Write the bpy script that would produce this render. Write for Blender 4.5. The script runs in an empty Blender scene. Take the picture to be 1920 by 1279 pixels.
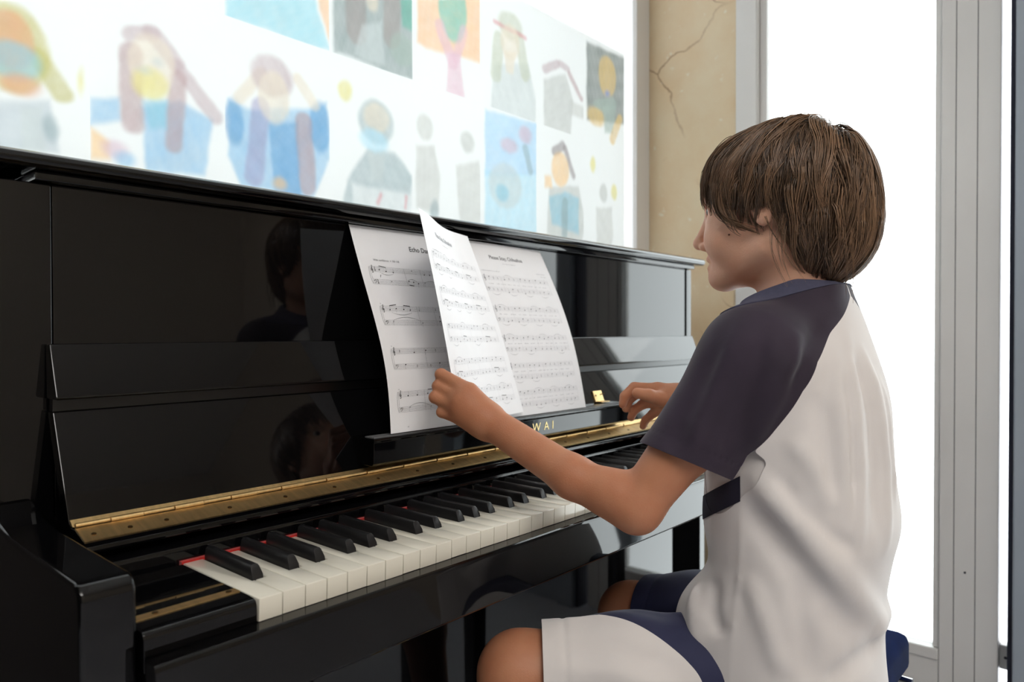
import bpy, bmesh, math, random
import numpy as np
from mathutils import Vector, Matrix

S = bpy.context.scene
COL = S.collection
Z0 = 0.73                       # height of the key tops above the floor; coordinates below are given from the key tops

# ------------------------------------------------------------------ camera, world, light, exposure
cam_d = bpy.data.cameras.new('camera'); cam = bpy.data.objects.new('camera', cam_d); COL.objects.link(cam)
yaw, pit, rol = 0.718444, -0.012980, -0.002385
fw = Vector((math.cos(yaw)*math.cos(pit), math.sin(yaw)*math.cos(pit), math.sin(pit)))
r0 = Vector((math.sin(yaw), -math.cos(yaw), 0)); u0 = r0.cross(fw)
rr = r0*math.cos(rol)+u0*math.sin(rol); uu = -r0*math.sin(rol)+u0*math.cos(rol)
M = Matrix((rr, uu, -fw)).transposed().to_4x4(); M.translation = Vector((-0.32532, -0.58045, 0.23404+Z0))
cam.matrix_world = M
cam_d.sensor_width = 36.0; cam_d.lens = 25.2267; cam_d.clip_start = 0.01
cam_d.dof.use_dof = True; cam_d.dof.focus_distance = 0.88; cam_d.dof.aperture_fstop = 5.6
S.camera = cam

S.view_settings.view_transform = 'Standard'; S.view_settings.look = 'None'
S.view_settings.exposure = 0.75; S.view_settings.gamma = 1.0; S.view_settings.use_curve_mapping = False
wd = bpy.data.worlds.new('sky'); S.world = wd; wd.use_nodes = True
bg = wd.node_tree.nodes['Background']; bg.inputs[0].default_value = (0.93, 0.97, 1.0, 1); bg.inputs[1].default_value = 3.5

def area_lamp(name, loc, rot, sx, sy, power, color):
    l = bpy.data.lights.new(name, 'AREA'); l.shape = 'RECTANGLE'; l.size = sx; l.size_y = sy; l.energy = power; l.color = color
    o = bpy.data.objects.new(name, l); COL.objects.link(o); o.location = loc; o.rotation_euler = rot
    return o

# ------------------------------------------------------------------ helpers
def srgb(r, g, b):
    f = lambda c: ((c/255.0)/12.92 if c/255.0 <= 0.04045 else ((c/255.0+0.055)/1.055)**2.4)
    return (f(r), f(g), f(b), 1.0)

MATS = {}
def mat(name, color, rough=0.5, metal=0.0, spec=0.5, coat=0.0, sss=0.0, sheen=0.0, noise=0.0, nscale=8.0, bump=0.0, bscale=200.0, col2=None, stretch=None, aniso=0.0):
    if name in MATS: return MATS[name]
    m = bpy.data.materials.new(name); m.use_nodes = True
    nt = m.node_tree; b = nt.nodes['Principled BSDF']
    b.inputs['Base Color'].default_value = color; b.inputs['Roughness'].default_value = rough
    b.inputs['Metallic'].default_value = metal; b.inputs['Specular IOR Level'].default_value = spec
    b.inputs['Coat Weight'].default_value = coat; b.inputs['Coat Roughness'].default_value = 0.02
    if sss:
        b.inputs['Subsurface Weight'].default_value = sss; b.inputs['Subsurface Radius'].default_value = (1.0, 0.35, 0.18); b.inputs['Subsurface Scale'].default_value = 0.012
    if sheen: b.inputs['Sheen Weight'].default_value = sheen; b.inputs['Sheen Roughness'].default_value = 0.4
    if noise or bump:
        tc = nt.nodes.new('ShaderNodeTexCoord'); src = tc.outputs['Object']
        if stretch:
            mp = nt.nodes.new('ShaderNodeMapping'); mp.inputs['Scale'].default_value = stretch
            nt.links.new(src, mp.inputs['Vector']); src = mp.outputs['Vector']
    if noise:
        n = nt.nodes.new('ShaderNodeTexNoise'); n.inputs['Scale'].default_value = nscale; n.inputs['Detail'].default_value = 6
        nt.links.new(src, n.inputs['Vector'])
        mx = nt.nodes.new('ShaderNodeMix'); mx.data_type = 'RGBA'
        c2 = col2 or tuple(c*(1-noise) for c in color[:3])+(1,)
        mx.inputs[6].default_value = color; mx.inputs[7].default_value = c2
        rp = nt.nodes.new('ShaderNodeMapRange'); rp.inputs[1].default_value = 0.35; rp.inputs[2].default_value = 0.65
        nt.links.new(n.outputs['Fac'], rp.inputs[0]); nt.links.new(rp.outputs[0], mx.inputs[0])
        nt.links.new(mx.outputs[2], b.inputs['Base Color'])
    if bump:
        n2 = nt.nodes.new('ShaderNodeTexNoise'); n2.inputs['Scale'].default_value = bscale; n2.inputs['Detail'].default_value = 3
        nt.links.new(src, n2.inputs['Vector'])
        bp = nt.nodes.new('ShaderNodeBump'); bp.inputs['Strength'].default_value = bump; bp.inputs['Distance'].default_value = 0.002
        nt.links.new(n2.outputs['Fac'], bp.inputs['Height']); nt.links.new(bp.outputs[0], b.inputs['Normal'])
    MATS[name] = m
    return m

BLACK = mat('piano_black_lacquer', (0.0025, 0.0025, 0.003, 1), rough=0.035, spec=0.42, noise=0.3, nscale=3)
SATIN = mat('piano_black_satin', (0.004, 0.004, 0.0045, 1), rough=0.3, noise=0.3, nscale=20)
IVORY = mat('white_key_acrylic', srgb(232, 228, 214), rough=0.12, noise=0.06, nscale=5)
EBONY = mat('black_key_plastic', (0.012, 0.012, 0.013, 1), rough=0.32, noise=0.2, nscale=30)
BRASS = mat('brass', (0.92, 0.64, 0.30, 1), rough=0.42, metal=1.0, noise=0.16, nscale=60, stretch=(3, 0.3, 0.3), bump=0.15, bscale=250)
BRASS_D = mat('brass_screw', (0.16, 0.09, 0.035, 1), rough=0.4, metal=1.0, noise=0.2)
GOLD = mat('gold_lettering', (0.85, 0.65, 0.30, 1), rough=0.3, metal=1.0, noise=0.1)
FELT = mat('red_felt', srgb(190, 25, 15), rough=0.9, noise=0.3, nscale=300, sheen=0.3)
WHITEFRAME = mat('white_painted_frame', srgb(232, 231, 229), rough=0.45, noise=0.05, nscale=3)
ALU = mat('grey_aluminium_frame', srgb(165, 175, 186), rough=0.45, noise=0.06, nscale=4)
GASKET = mat('dark_rubber_gasket', srgb(38, 40, 58), rough=0.7, noise=0.2)
WALLP = mat('cream_wall_paint', srgb(216, 205, 190), rough=0.8, noise=0.06, nscale=2)
WALLD = mat('dark_brown_panelling', srgb(36, 31, 28), rough=0.6, noise=0.2, nscale=5)
CEILP = mat('white_ceiling_paint', srgb(232, 230, 226), rough=0.9, noise=0.03, nscale=2)
FLOORM = mat('pale_stone_floor', srgb(200, 203, 212), rough=0.35, noise=0.12, nscale=4)
PAPER = mat('white_paper', srgb(250, 250, 253), rough=0.8, noise=0.015, nscale=40)
INK = mat('black_ink', (0.012, 0.012, 0.015, 1), rough=0.7, noise=0.1)
INK2 = mat('grey_ink', (0.20, 0.20, 0.22, 1), rough=0.7, noise=0.1)
INK3 = mat('pale_grey_ink', (0.42, 0.42, 0.45, 1), rough=0.7, noise=0.1)
SKIN = mat('skin', srgb(226, 178, 152), rough=0.5, spec=0.35, sss=0.12, noise=0.10, nscale=26, col2=srgb(217, 163, 136), bump=0.12, bscale=500)
SHIRTW = mat('white_jersey', srgb(224, 219, 217), rough=0.85, noise=0.04, nscale=9, sheen=0.1, bump=0.06, bscale=900)
NAVY = mat('dark_plum_navy_jersey', srgb(48, 37, 54), rough=0.8, noise=0.25, nscale=12, sheen=0.12, bump=0.06, bscale=900)
NAVY2 = mat('navy_shorts_fabric', srgb(34, 38, 72), rough=0.75, noise=0.2, nscale=12, sheen=0.12, bump=0.06, bscale=900)
STRIPE = mat('deep_navy_print', srgb(30, 28, 48), rough=0.8, noise=0.15, nscale=20)
COLLAR = mat('slate_navy_rib', srgb(70, 70, 92), rough=0.85, noise=0.15, nscale=200)
VELVET = mat('blue_velvet', srgb(7, 28, 74), rough=0.95, spec=0.1, noise=0.35, nscale=18)
CHROME = mat('polished_steel', (0.7, 0.7, 0.72, 1), rough=0.15, metal=1.0, noise=0.05)

def tan_skin():
    # arms and legs are sunburnt, face and neck paler
    nt = SKIN.node_tree; b = nt.nodes['Principled BSDF']; src = b.inputs['Base Color'].links[0].from_socket
    at = nt.nodes.new('ShaderNodeVertexColor'); at.layer_name = 'tan'
    mx = nt.nodes.new('ShaderNodeMix'); mx.data_type = 'RGBA'; mx.blend_type = 'MULTIPLY'; mx.inputs[0].default_value = 1.0
    nt.links.new(src, mx.inputs[6]); nt.links.new(at.outputs[0], mx.inputs[7]); nt.links.new(mx.outputs[2], b.inputs['Base Color'])
tan_skin()

def add_obj(name, V, Fc, m, parent=None, smooth=False, sharp=None):
    me = bpy.data.meshes.new(name)
    V = np.asarray(V, dtype=np.float64).copy(); V[:, 2] += Z0
    if isinstance(Fc, np.ndarray):
        nf, k = Fc.shape
        me.vertices.add(len(V)); me.vertices.foreach_set('co', V.ravel())
        me.loops.add(nf*k); me.loops.foreach_set('vertex_index', Fc.ravel().astype(np.int32))
        me.polygons.add(nf); me.polygons.foreach_set('loop_start', np.arange(0, nf*k, k, dtype=np.int32))
        me.polygons.foreach_set('loop_total', np.full(nf, k, dtype=np.int32))
        me.update(calc_edges=True); me.validate()
    else:
        me.from_pydata(V.tolist(), [], Fc); me.update()
    if smooth:
        me.polygons.foreach_set('use_smooth', np.ones(len(me.polygons), dtype=bool))
        if sharp is not None: me.set_sharp_from_angle(angle=math.radians(sharp))
    if m: me.materials.append(m)
    o = bpy.data.objects.new(name, me); COL.objects.link(o)
    if parent: o.parent = parent
    return o

def from_bm(name, bm, m, parent=None, smooth=False, sharp=40):
    bmesh.ops.recalc_face_normals(bm, faces=bm.faces)
    for v in bm.verts: v.co.z += Z0
    me = bpy.data.meshes.new(name); bm.to_mesh(me); bm.free()
    if smooth:
        me.polygons.foreach_set('use_smooth', np.ones(len(me.polygons), dtype=bool)); me.set_sharp_from_angle(angle=math.radians(sharp))
    if m: me.materials.append(m)
    o = bpy.data.objects.new(name, me); COL.objects.link(o)
    if smooth and sharp < 100:
        w = o.modifiers.new('weighted_normals', 'WEIGHTED_NORMAL'); w.keep_sharp = True; w.weight = 80
    if parent: o.parent = parent
    return o

def box_bm(bm, x0, x1, y0, y1, z0, z1):
    vs = [bm.verts.new(c) for c in ((x0,y0,z0),(x1,y0,z0),(x1,y1,z0),(x0,y1,z0),(x0,y0,z1),(x1,y0,z1),(x1,y1,z1),(x0,y1,z1))]
    return [bm.faces.new([vs[i] for i in f]) for f in ((0,3,2,1),(4,5,6,7),(0,1,5,4),(1,2,6,5),(2,3,7,6),(3,0,4,7))]

def box(name, x0, x1, y0, y1, z0, z1, m, parent=None, bev=0.0, seg=2):
    bm = bmesh.new(); box_bm(bm, x0, x1, y0, y1, z0, z1)
    if bev: bmesh.ops.bevel(bm, geom=list(bm.edges), offset=bev, segments=seg, affect='EDGES', profile=0.5)
    return from_bm(name, bm, m, parent, smooth=bool(bev))

def prism_x(name, prof, x0, x1, m, parent=None, bev=0.0, seg=2):
    """profile of (y, z) points extruded along x"""
    bm = bmesh.new()
    a = [bm.verts.new((x0, y, z)) for y, z in prof]; b = [bm.verts.new((x1, y, z)) for y, z in prof]
    n = len(prof)
    bm.faces.new(a); bm.faces.new(b[::-1])
    for i in range(n): bm.faces.new((a[i], b[i], b[(i+1) % n], a[(i+1) % n]))
    bmesh.ops.recalc_face_normals(bm, faces=bm.faces)
    if bev: bmesh.ops.bevel(bm, geom=[e for e in bm.edges if e.calc_face_angle(0) > 0.5], offset=bev, segments=seg, affect='EDGES', profile=0.5)
    return from_bm(name, bm, m, parent, smooth=True)

def cyl(name, p0, p1, r, m, parent=None, n=16, r1=None):
    p0, p1 = Vector(p0), Vector(p1); d = (p1-p0).normalized(); a = d.orthogonal().normalized(); b = d.cross(a); r1 = r if r1 is None else r1
    bm = bmesh.new()
    A = [bm.verts.new(p0+(a*math.cos(t)+b*math.sin(t))*r) for t in [2*math.pi*i/n for i in range(n)]]
    B = [bm.verts.new(p1+(a*math.cos(t)+b*math.sin(t))*r1) for t in [2*math.pi*i/n for i in range(n)]]
    bm.faces.new(A[::-1]); bm.faces.new(B)
    for i in range(n): bm.faces.new((A[i], A[(i+1) % n], B[(i+1) % n], B[i]))
    return from_bm(name, bm, m, parent, smooth=True)

def tag(o, label=None, cat=None, group=None, kind=None):
    if label: o['label'] = label
    if cat: o['category'] = cat
    if group: o['group'] = group
    if kind: o['kind'] = kind
    return o

def empty(name, loc=(0, 0, 0)):
    o = bpy.data.objects.new(name, None); COL.objects.link(o); o.empty_display_size = 0.1
    o.location = (loc[0], loc[1], loc[2]+Z0)
    return o

def adopt(root):
    """children were built in world coordinates: keep them there under a root that stands elsewhere"""
    inv = Matrix.Translation(root.location).inverted()
    for c in bpy.data.objects:
        if c.parent == root: c.matrix_parent_inverse = inv

# ------------------------------------------------------------------ the room
FL = -Z0; CE = 2.75-Z0
XR, YB = 1.73, 0.63             # right wall plane, back wall plane
XL, YF = -2.3, -2.7
tag(box('floor', XL-.1, XR+.1, YF-.1, YB+.1, FL-.1, FL, FLOORM), 'pale polished stone floor', None, None, 'structure')
tag(box('ceiling', XL-.1, XR+.1, YF-.1, YB+.1, CE, CE+.1, CEILP), 'white painted ceiling', None, None, 'structure')

# stone material with cracks and mottling
def stone_mat():
    m = bpy.data.materials.new('beige_marble'); m.use_nodes = True; nt = m.node_tree; b = nt.nodes['Principled BSDF']
    tc = nt.nodes.new('ShaderNodeTexCoord')
    n1 = nt.nodes.new('ShaderNodeTexNoise'); n1.inputs['Scale'].default_value = 3.5; n1.inputs['Detail'].default_value = 8; n1.inputs['Roughness'].default_value = 0.6
    r1 = nt.nodes.new('ShaderNodeValToRGB'); e = r1.color_ramp.elements
    e[0].position = 0.3; e[0].color = srgb(226, 196, 154); e[1].position = 0.7; e[1].color = srgb(236, 222, 192)
    n2 = nt.nodes.new('ShaderNodeTexNoise'); n2.inputs['Scale'].default_value = 34; n2.inputs['Detail'].default_value = 4
    r2 = nt.nodes.new('ShaderNodeValToRGB'); e = r2.color_ramp.elements
    e[0].position = 0.66; e[0].color = (0, 0, 0, 1); e[1].position = 0.74; e[1].color = (1, 1, 1, 1)
    mx = nt.nodes.new('ShaderNodeMix'); mx.data_type = 'RGBA'; mx.inputs[7].default_value = srgb(240, 232, 212)
    # thin wandering cracks
    n3 = nt.nodes.new('ShaderNodeTexNoise'); n3.inputs['Scale'].default_value = 6; n3.inputs['Detail'].default_value = 5
    va = nt.nodes.new('ShaderNodeVectorMath'); va.operation = 'MULTIPLY_ADD'; va.inputs[1].default_value = (0.12,)*3
    vo = nt.nodes.new('ShaderNodeTexVoronoi'); vo.feature = 'DISTANCE_TO_EDGE'; vo.inputs['Scale'].default_value = 3.2
    r3 = nt.nodes.new('ShaderNodeValToRGB'); e = r3.color_ramp.elements
    e[0].position = 0.0; e[0].color = (1, 1, 1, 1); e[1].position = 0.012; e[1].color = (0, 0, 0, 1)
    n4 = nt.nodes.new('ShaderNodeTexNoise'); n4.inputs['Scale'].default_value = 2.3
    r4 = nt.nodes.new('ShaderNodeValToRGB'); e = r4.color_ramp.elements; e[0].position = 0.52; e[1].position = 0.6
    mu = nt.nodes.new('ShaderNodeMath'); mu.operation = 'MULTIPLY'
    mx2 = nt.nodes.new('ShaderNodeMix'); mx2.data_type = 'RGBA'; mx2.inputs[7].default_value = srgb(172, 136, 100)
    L = nt.links.new
    for n in (n1, n2, n3, n4): L(tc.outputs['Object'], n.inputs['Vector'])
    L(n1.outputs['Fac'], r1.inputs[0]); L(n2.outputs['Fac'], r2.inputs[0]); L(r1.outputs[0], mx.inputs[6]); L(r2.outputs[0], mx.inputs[0])
    L(n3.outputs['Color'], va.inputs[0]); L(tc.outputs['Object'], va.inputs[2]); L(va.outputs[0], vo.inputs['Vector'])
    L(vo.outputs['Distance'], r3.inputs[0]); L(n4.outputs['Fac'], r4.inputs[0]); L(r3.outputs[0], mu.inputs[0]); L(r4.outputs[0], mu.inputs[1])
    L(mx.outputs[2], mx2.inputs[6]); L(mu.outputs[0], mx2.inputs[0]); L(mx2.outputs[2], b.inputs['Base Color'])
    b.inputs['Roughness'].default_value = 0.45
    return m
STONE = stone_mat()

# right wall: a slab of stone by the corner, then glazed doors up to a solid stretch
DT = 2.45-Z0                    # top of the glazed openings
tag(box('wall_right', XR, XR+.22, 0.325, YB+.12, FL, CE, STONE), 'beige veined marble wall between the painted window and the glazed door', None, None, 'structure')
lintel = box('wall_right_lintel', XR, XR+.22, -1.22, 0.325, DT, CE, WALLP); tag(lintel, 'cream wall above the glazed doors', kind='structure')
tag(box('wall_right_end', XR, XR+.22, YF-.1, -1.22, FL, CE, WALLP), 'cream wall beyond the glazed doors', None, None, 'structure')
tag(box('wall_front', XL-.1, XR, YF-.12, YF, FL, CE, WALLP), 'cream wall behind the pianist', None, None, 'structure')
tag(box('wall_left', XL-.15, XL, YF, YB, FL, CE, WALLD), 'dark brown panelled wall at the far left', kind='structure')

def glass_mat():
    m = bpy.data.materials.new('clear_glass'); m.use_nodes = True; nt = m.node_tree
    for n in list(nt.nodes): nt.nodes.remove(n)
    out = nt.nodes.new('ShaderNodeOutputMaterial'); mix = nt.nodes.new('ShaderNodeMixShader')
    tr = nt.nodes.new('ShaderNodeBsdfTransparent'); gl = nt.nodes.new('ShaderNodeBsdfGlossy'); fr = nt.nodes.new('ShaderNodeFresnel'); fr.inputs[0].default_value = 1.45
    tr.inputs[0].default_value = (0.97, 0.99, 0.98, 1); gl.inputs['Roughness'].default_value = 0.0
    L = nt.links.new; L(fr.outputs[0], mix.inputs[0]); L(tr.outputs[0], mix.inputs[1]); L(gl.outputs[0], mix.inputs[2]); L(mix.outputs[0], out.inputs[0])
    return m
GLASS = glass_mat()

# door_1: the glazed door seen behind the boy
d1 = tag(empty('door_1', (XR, 0, FL)), 'white framed glazed door, blown out by daylight', None, None, 'structure')
box('frame_jamb', XR-.012, XR+.11, .262, .325, FL, DT, WHITEFRAME, d1, bev=.003)
box('frame_head', XR-.012, XR+.11, -.335, .262, DT-.07, DT, WHITEFRAME, d1, bev=.003)
box('glazing_bead', XR+.012, XR+.05, .240, .2615, FL+.12, DT-.0705, WHITEFRAME, d1, bev=.003)
box('stile', XR-.004, XR+.05, -.330, -.206, FL+.005, DT-.071, WHITEFRAME, d1, bev=.003)
box('stile_bead', XR+.004, XR+.05, -.2055, -.191, FL+.165, DT-.0705, WHITEFRAME, d1, bev=.002)
box('bottom_rail', XR, XR+.05, -.2055, .240, FL+.005, FL+.135, WHITEFRAME, d1, bev=.003)
box('bottom_bead', XR-.006, XR+.05, -.2055, .240, FL+.1355, FL+.164, WHITEFRAME, d1, bev=.004)
box('top_rail', XR, XR+.05, -.2055, .240, DT-.2, DT-.071, WHITEFRAME, d1, bev=.003)
box('door_pane', XR+.028, XR+.032, -.191, .240, FL+.164, DT-.2, GLASS, d1)
for yy in (-.238, -.283): box('groove', XR-.0046, XR-.0036, yy-.0007, yy+.0007, FL+.01, DT-.08, GASKET, d1)
cyl('stop_screw', (XR-.0065, -.262, -.36), (XR-.0035, -.262, -.36), .0025, GASKET, d1)
box('latch_plate', XR+.02, XR+.05, -.351, -.3305, -.585, -.525, WHITEFRAME, d1, bev=.003)
cyl('latch_pin', (XR+.0195, -.343, -.555), (XR+.022, -.343, -.555), .0035, GASKET, d1)
adopt(d1)
# window_1: aluminium framed glazing next to the door, mostly outside the frame
w1 = tag(empty('window_1', (XR, -1, FL)), 'grey aluminium framed glazing at the right edge of the view', None, None, 'structure')
box('gasket', XR-.03, XR+.06, -.362, -.351, FL, DT, GASKET, w1, bev=.002)
box('frame_post', XR-.05, XR+.06, -.43, -.3625, FL, DT, ALU, w1, bev=.006)
box('frame_post', XR-.03, XR+.06, -1.22, -1.15, FL, DT, ALU, w1, bev=.006)
box('frame_head', XR-.03, XR+.06, -1.15, -.4305, DT-.07, DT, ALU, w1, bev=.004)
box('frame_sill', XR-.03, XR+.06, -1.15, -.4305, FL, FL+.10, ALU, w1, bev=.004)
box('frame_mullion', XR-.02, XR+.05, -.82, -.77, FL+.1005, DT-.0705, ALU, w1, bev=.004)
box('window_pane', XR+.02, XR+.024, -1.15, -.8205, FL+.1005, DT-.0705, GLASS, w1)
box('window_pane', XR+.02, XR+.024, -.7695, -.431, FL+.1005, DT-.0705, GLASS, w1)
for zz in (.115, .075): cyl('frame_plug', (XR-.0515, -.385, zz), (XR-.049, -.385, zz), .005, ALU, w1)
adopt(w1)
# back wall with the translucent window the pupils' paintings are stuck on
WX0, WX1, WZ0, WZ1 = -.75, 1.650, 1.02-Z0, 2.45-Z0
tag(box('wall_back', XL, XR, YB, YB+.12, FL, WZ0, WALLD), 'dark panelled wall behind the piano', None, None, 'structure')
tag(box('wall_back_head', XL, XR, YB, YB+.12, WZ1, CE, WALLP), 'cream wall above the painted window', None, None, 'structure')
tag(box('wall_back_end', XL, WX0-.06, YB, YB+.12, WZ0, WZ1, WALLD), 'dark panelled wall left of the painted window', None, None, 'structure')
def film_mat():
    m = bpy.data.materials.new('frosted_window_film'); m.use_nodes = True; nt = m.node_tree
    for n in list(nt.nodes): nt.nodes.remove(n)
    out = nt.nodes.new('ShaderNodeOutputMaterial'); ad = nt.nodes.new('ShaderNodeMixShader'); ad.inputs[0].default_value = 0.5
    tl = nt.nodes.new('ShaderNodeBsdfTranslucent'); df = nt.nodes.new('ShaderNodeBsdfDiffuse')
    tl.inputs[0].default_value = FILM+(1,); df.inputs[0].default_value = (0.8, 0.8, 0.8, 1)
    L = nt.links.new; L(tl.outputs[0], ad.inputs[1]); L(df.outputs[0], ad.inputs[2]); L(ad.outputs[0], out.inputs[0])
    return m
FILM = (0.80, 0.81, 0.81)
w3 = tag(empty('window_2', (0.4, YB, WZ0)), 'frosted daylit window behind the piano, covered with paintings', None, None, 'structure')
box('frosted_pane', WX0, WX1, YB+.004, YB+.0045, WZ0, WZ1, film_mat(), w3)
box('frame_post', WX0-.06, WX0, YB-.012, YB+.1, WZ0, WZ1, WHITEFRAME, w3, bev=.003)
box('frame_post', WX1, XR, YB-.010, YB+.1, WZ0, WZ1, WHITEFRAME, w3, bev=.004)
adopt(w3)

# added fill light, unseen behind the camera, to brighten the boy's near side
fill_light = tag(empty('fill_panel', (-.7, -1.7, CE)), 'added fill light panel hanging unseen behind the camera', 'fill_light')
LZ = CE-.42
box('housing', -1.35, -.05, -2.05, -1.35, LZ-.02, LZ+.02, WHITEFRAME, fill_light, bev=.006)  # made-up fixture body between the two fill lights
for sx in (-1.25, -.15): cyl('cable', (sx, -1.7, LZ+.021), (sx, -1.7, CE-.001), .002, GASKET, fill_light, n=8)
adopt(fill_light)
area_lamp('fill_light_down', (-.7, -1.7, LZ-.025+Z0), (0, 0, 0), 1.2, .62, 17.0, (1.0, .96, .92))  # added fill shining down into the room
area_lamp('fill_light_up', (-.7, -1.7, LZ+.025+Z0), (math.pi, 0, 0), 1.2, .62, 17.0, (1.0, .96, .92))  # added fill bounced off the ceiling
# ------------------------------------------------------------------ the upright piano
piano = tag(empty('upright_piano', (0.611, 0.25, FL)), 'black lacquered upright piano with open keyboard under the paintings', 'piano')
KW = 0.0235; KX1 = 52*KW
FX0, FX1 = -.085, KX1+.085      # fallboard ends
SX0, SX1 = -.134, KX1+.105      # outer faces of the case sides
AX0, AX1 = -.139, KX1+.139      # outer faces of the arms
LIDZ = 0.398
# case
def lid_profile():
    pts = [(.238, LIDZ+.003), (.2365, LIDZ+.008), (.239, LIDZ+.0125), (.245, LIDZ+.016), (.253, LIDZ+.0175), (.555, LIDZ+.0175), (.555, LIDZ), (.243, LIDZ)]
    return pts
prism_x('lid', lid_profile(), -.158, KX1+.122, BLACK, piano, bev=.0012)
box('lid_moulding', FX0-.012, FX1+.012, .2535, .30, LIDZ-.010, LIDZ-.0003, BLACK, piano, bev=.002)
for x0, x1 in ((SX0, FX0+.006), (FX1-.006, SX1)):
    prism_x('case_side', [(.2665, .0), (.2665, LIDZ-.0105), (.54, LIDZ-.0105), (.54, FL+.03), (.23, FL+.03), (.23, .0)], x0, x1, BLACK, piano, bev=.002)
box('upper_panel', FX0+.0075, FX1-.0075, .2695, .292, .02, LIDZ-.0105, BLACK, piano, bev=.0008)
box('back_board', SX0, SX1, .541, .555, FL+.03, LIDZ-.011, SATIN, piano, bev=.002)
# arms beside the keyboard
for x0, x1 in ((AX0, -.098), (KX1+.098, AX1)):
    prism_x('arm', [(.008, -.10), (.008, .033), (.011, .041), (.019, .0455), (.12, .0465), (.19, .048), (.225, .054), (.2625, .066), (.2625, -.10)], x0, x1, BLACK, piano, bev=.004, seg=3)
# front legs under the arms
for x0, x1 in ((AX0+.002, -.100), (KX1+.100, AX1-.002)):
    prism_x('front_leg', [(.016, -.1005), (.06, -.1005), (.055, -.16), (.058, -.60), (.064, FL+.0405), (.016, FL+.0405), (.022, -.6), (.022, -.16)], x0, x1, BLACK, piano, bev=.003)
    box('toe_block', x0-.003, x1+.003, -.005, .2285, FL+.012, FL+.04, BLACK, piano, bev=.004)
    for yy in (.02, .2):
        cyl('caster', (x0+.012, yy, FL+.0061), (x1-.012, yy, FL+.0061), .006, CHROME, piano)
# keybed, keyslip, lower panel
box('keybed', -.0975, KX1+.0975, .02, .262, -.10, -.034, SATIN, piano, bev=.002)
prism_x('keyslip', [(-.0012, -.0335), (-.0012, -.0205), (-.0165, -.0205), (-.0188, -.0218), (-.0200, -.026), (-.0205, -.04), (-.0215, -.058), (-.0225, -.072), (-.0230, -.078), (-.0205, -.081), (.019, -.081), (.019, -.0335)], -.0965, KX1+.0965, BLACK, piano, bev=.0006)
box('lower_panel', SX0+.022, SX1-.022, .268, .282, FL+.10, -.1005, BLACK, piano, bev=.002)
box('bottom_board', SX0+.022, SX1-.022, .262, .54, FL+.03, FL+.095, BLACK, piano, bev=.003)
for px in (.545, .611, .677):
    o = prism_x('pedal', [(.085, FL+.05), (.10, FL+.044), (.2615, FL+.054), (.2615, FL+.062), (.13, FL+.056), (.10, FL+.062), (.087, FL+.058)], px-.014, px+.014, BRASS, piano, bev=.003)
# key blocks with brass strips
for x0, x1 in ((-.0965, -.0006), (KX1+.0006, KX1+.0965)):
    kb = prism_x('key_block', [(.001, -.033), (.001, -.006), (.003, -.0018), (.007, -.0003), (.016, .0003), (.146, .0), (.146, -.033)], x0, x1, BLACK, piano, bev=.0015)
    st = box('brass_strip', x0+.003, x1-.002, .028, .0385, .0002, .0012, BRASS, kb)
    for sx in (x0+.022, x1-.010):
        cyl('screw', (sx, .0332, .0011), (sx, .0332, .0018), .0026, BRASS_D, kb, n=10)
# white keys: every key its own piece, shaped around the black keys
names = 'ABCDEFG'
boff = {'C': -.0035, 'D': .0035, 'F': -.0045, 'G': 0.0, 'A': .0045}     # a black key's centre relative to the gap it stands on, named by the white key before it
BW, BF, KD = .0112, .050, .1475
random.seed(3)
white_cache = {}
def white_mesh(cl, cr):
    """cl, cr: how far black keys cut into the left and right edge"""
    key = (round(cl, 5), round(cr, 5))
    if key in white_cache: return white_cache[key]
    g = .0011; w = KW-g
    out = [(g/2, 0), (w+g/2, 0), (w+g/2, BF-.002)]
    if cr: out += [(w+g/2-cr, BF-.002), (w+g/2-cr, KD)]
    else: out += [(w+g/2, KD)]
    if cl: out += [(g/2+cl, KD), (g/2+cl, BF-.002), (g/2, BF-.002)]
    else: out += [(g/2, KD)]
    bm = bmesh.new()
    top = [bm.verts.new((x, y, 0)) for x, y in out]; bot = [bm.verts.new((x, y+.0008 if y == 0 else y, -.0205)) for x, y in out]
    bm.faces.new(top); bm.faces.new(bot[::-1]); n = len(out)
    for i in range(n): bm.faces.new((top[i], bot[i], bot[(i+1) % n], top[(i+1) % n]))
    bmesh.ops.recalc_face_normals(bm, faces=bm.faces)
    bm.edges.ensure_lookup_table()
    ed = [e for e in bm.edges if all(abs(v.co.z) < 1e-6 for v in e.verts)]
    bmesh.ops.bevel(bm, geom=ed, offset=.0008, segments=2, affect='EDGES', profile=0.5)
    me = bpy.data.meshes.new('white_key'); bm.to_mesh(me); bm.free()
    me.polygons.foreach_set('use_smooth', np.ones(len(me.polygons), dtype=bool)); me.set_sharp_from_angle(angle=math.radians(45))
    me.materials.append(IVORY)
    white_cache[key] = me
    return me
def black_after(i):   # is there a black key on the gap after white key i
    return 0 <= i < 51 and names[i % 7] in boff
pinv = Matrix.Translation(piano.location).inverted()
for i in range(52):
    cr = (BW/2+.0012-boff[names[i % 7]]) if black_after(i) else 0
    cl = (BW/2+.0012+boff[names[(i-1) % 7]]) if black_after(i-1) else 0
    o = bpy.data.objects.new('white_key', white_mesh(cl, cr)); COL.objects.link(o)
    o.parent = piano; o.location = (i*KW, 0, Z0+random.uniform(-.00025, .0002))
bm = bmesh.new()
prof = [(-.5*BW, 0), (-.5*BW, .0025), (-.0043, .0095), (-.0032, .0112), (-.0016, .0118), (.0016, .0118), (.0032, .0112), (.0043, .0095), (.5*BW, .0025), (.5*BW, 0)]
rows = [(BF, 0.0, 1.0), (BF+.0006, .25, .99), (BF+.008, 1.0, .97), (KD, 1.0, .97)]
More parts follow.
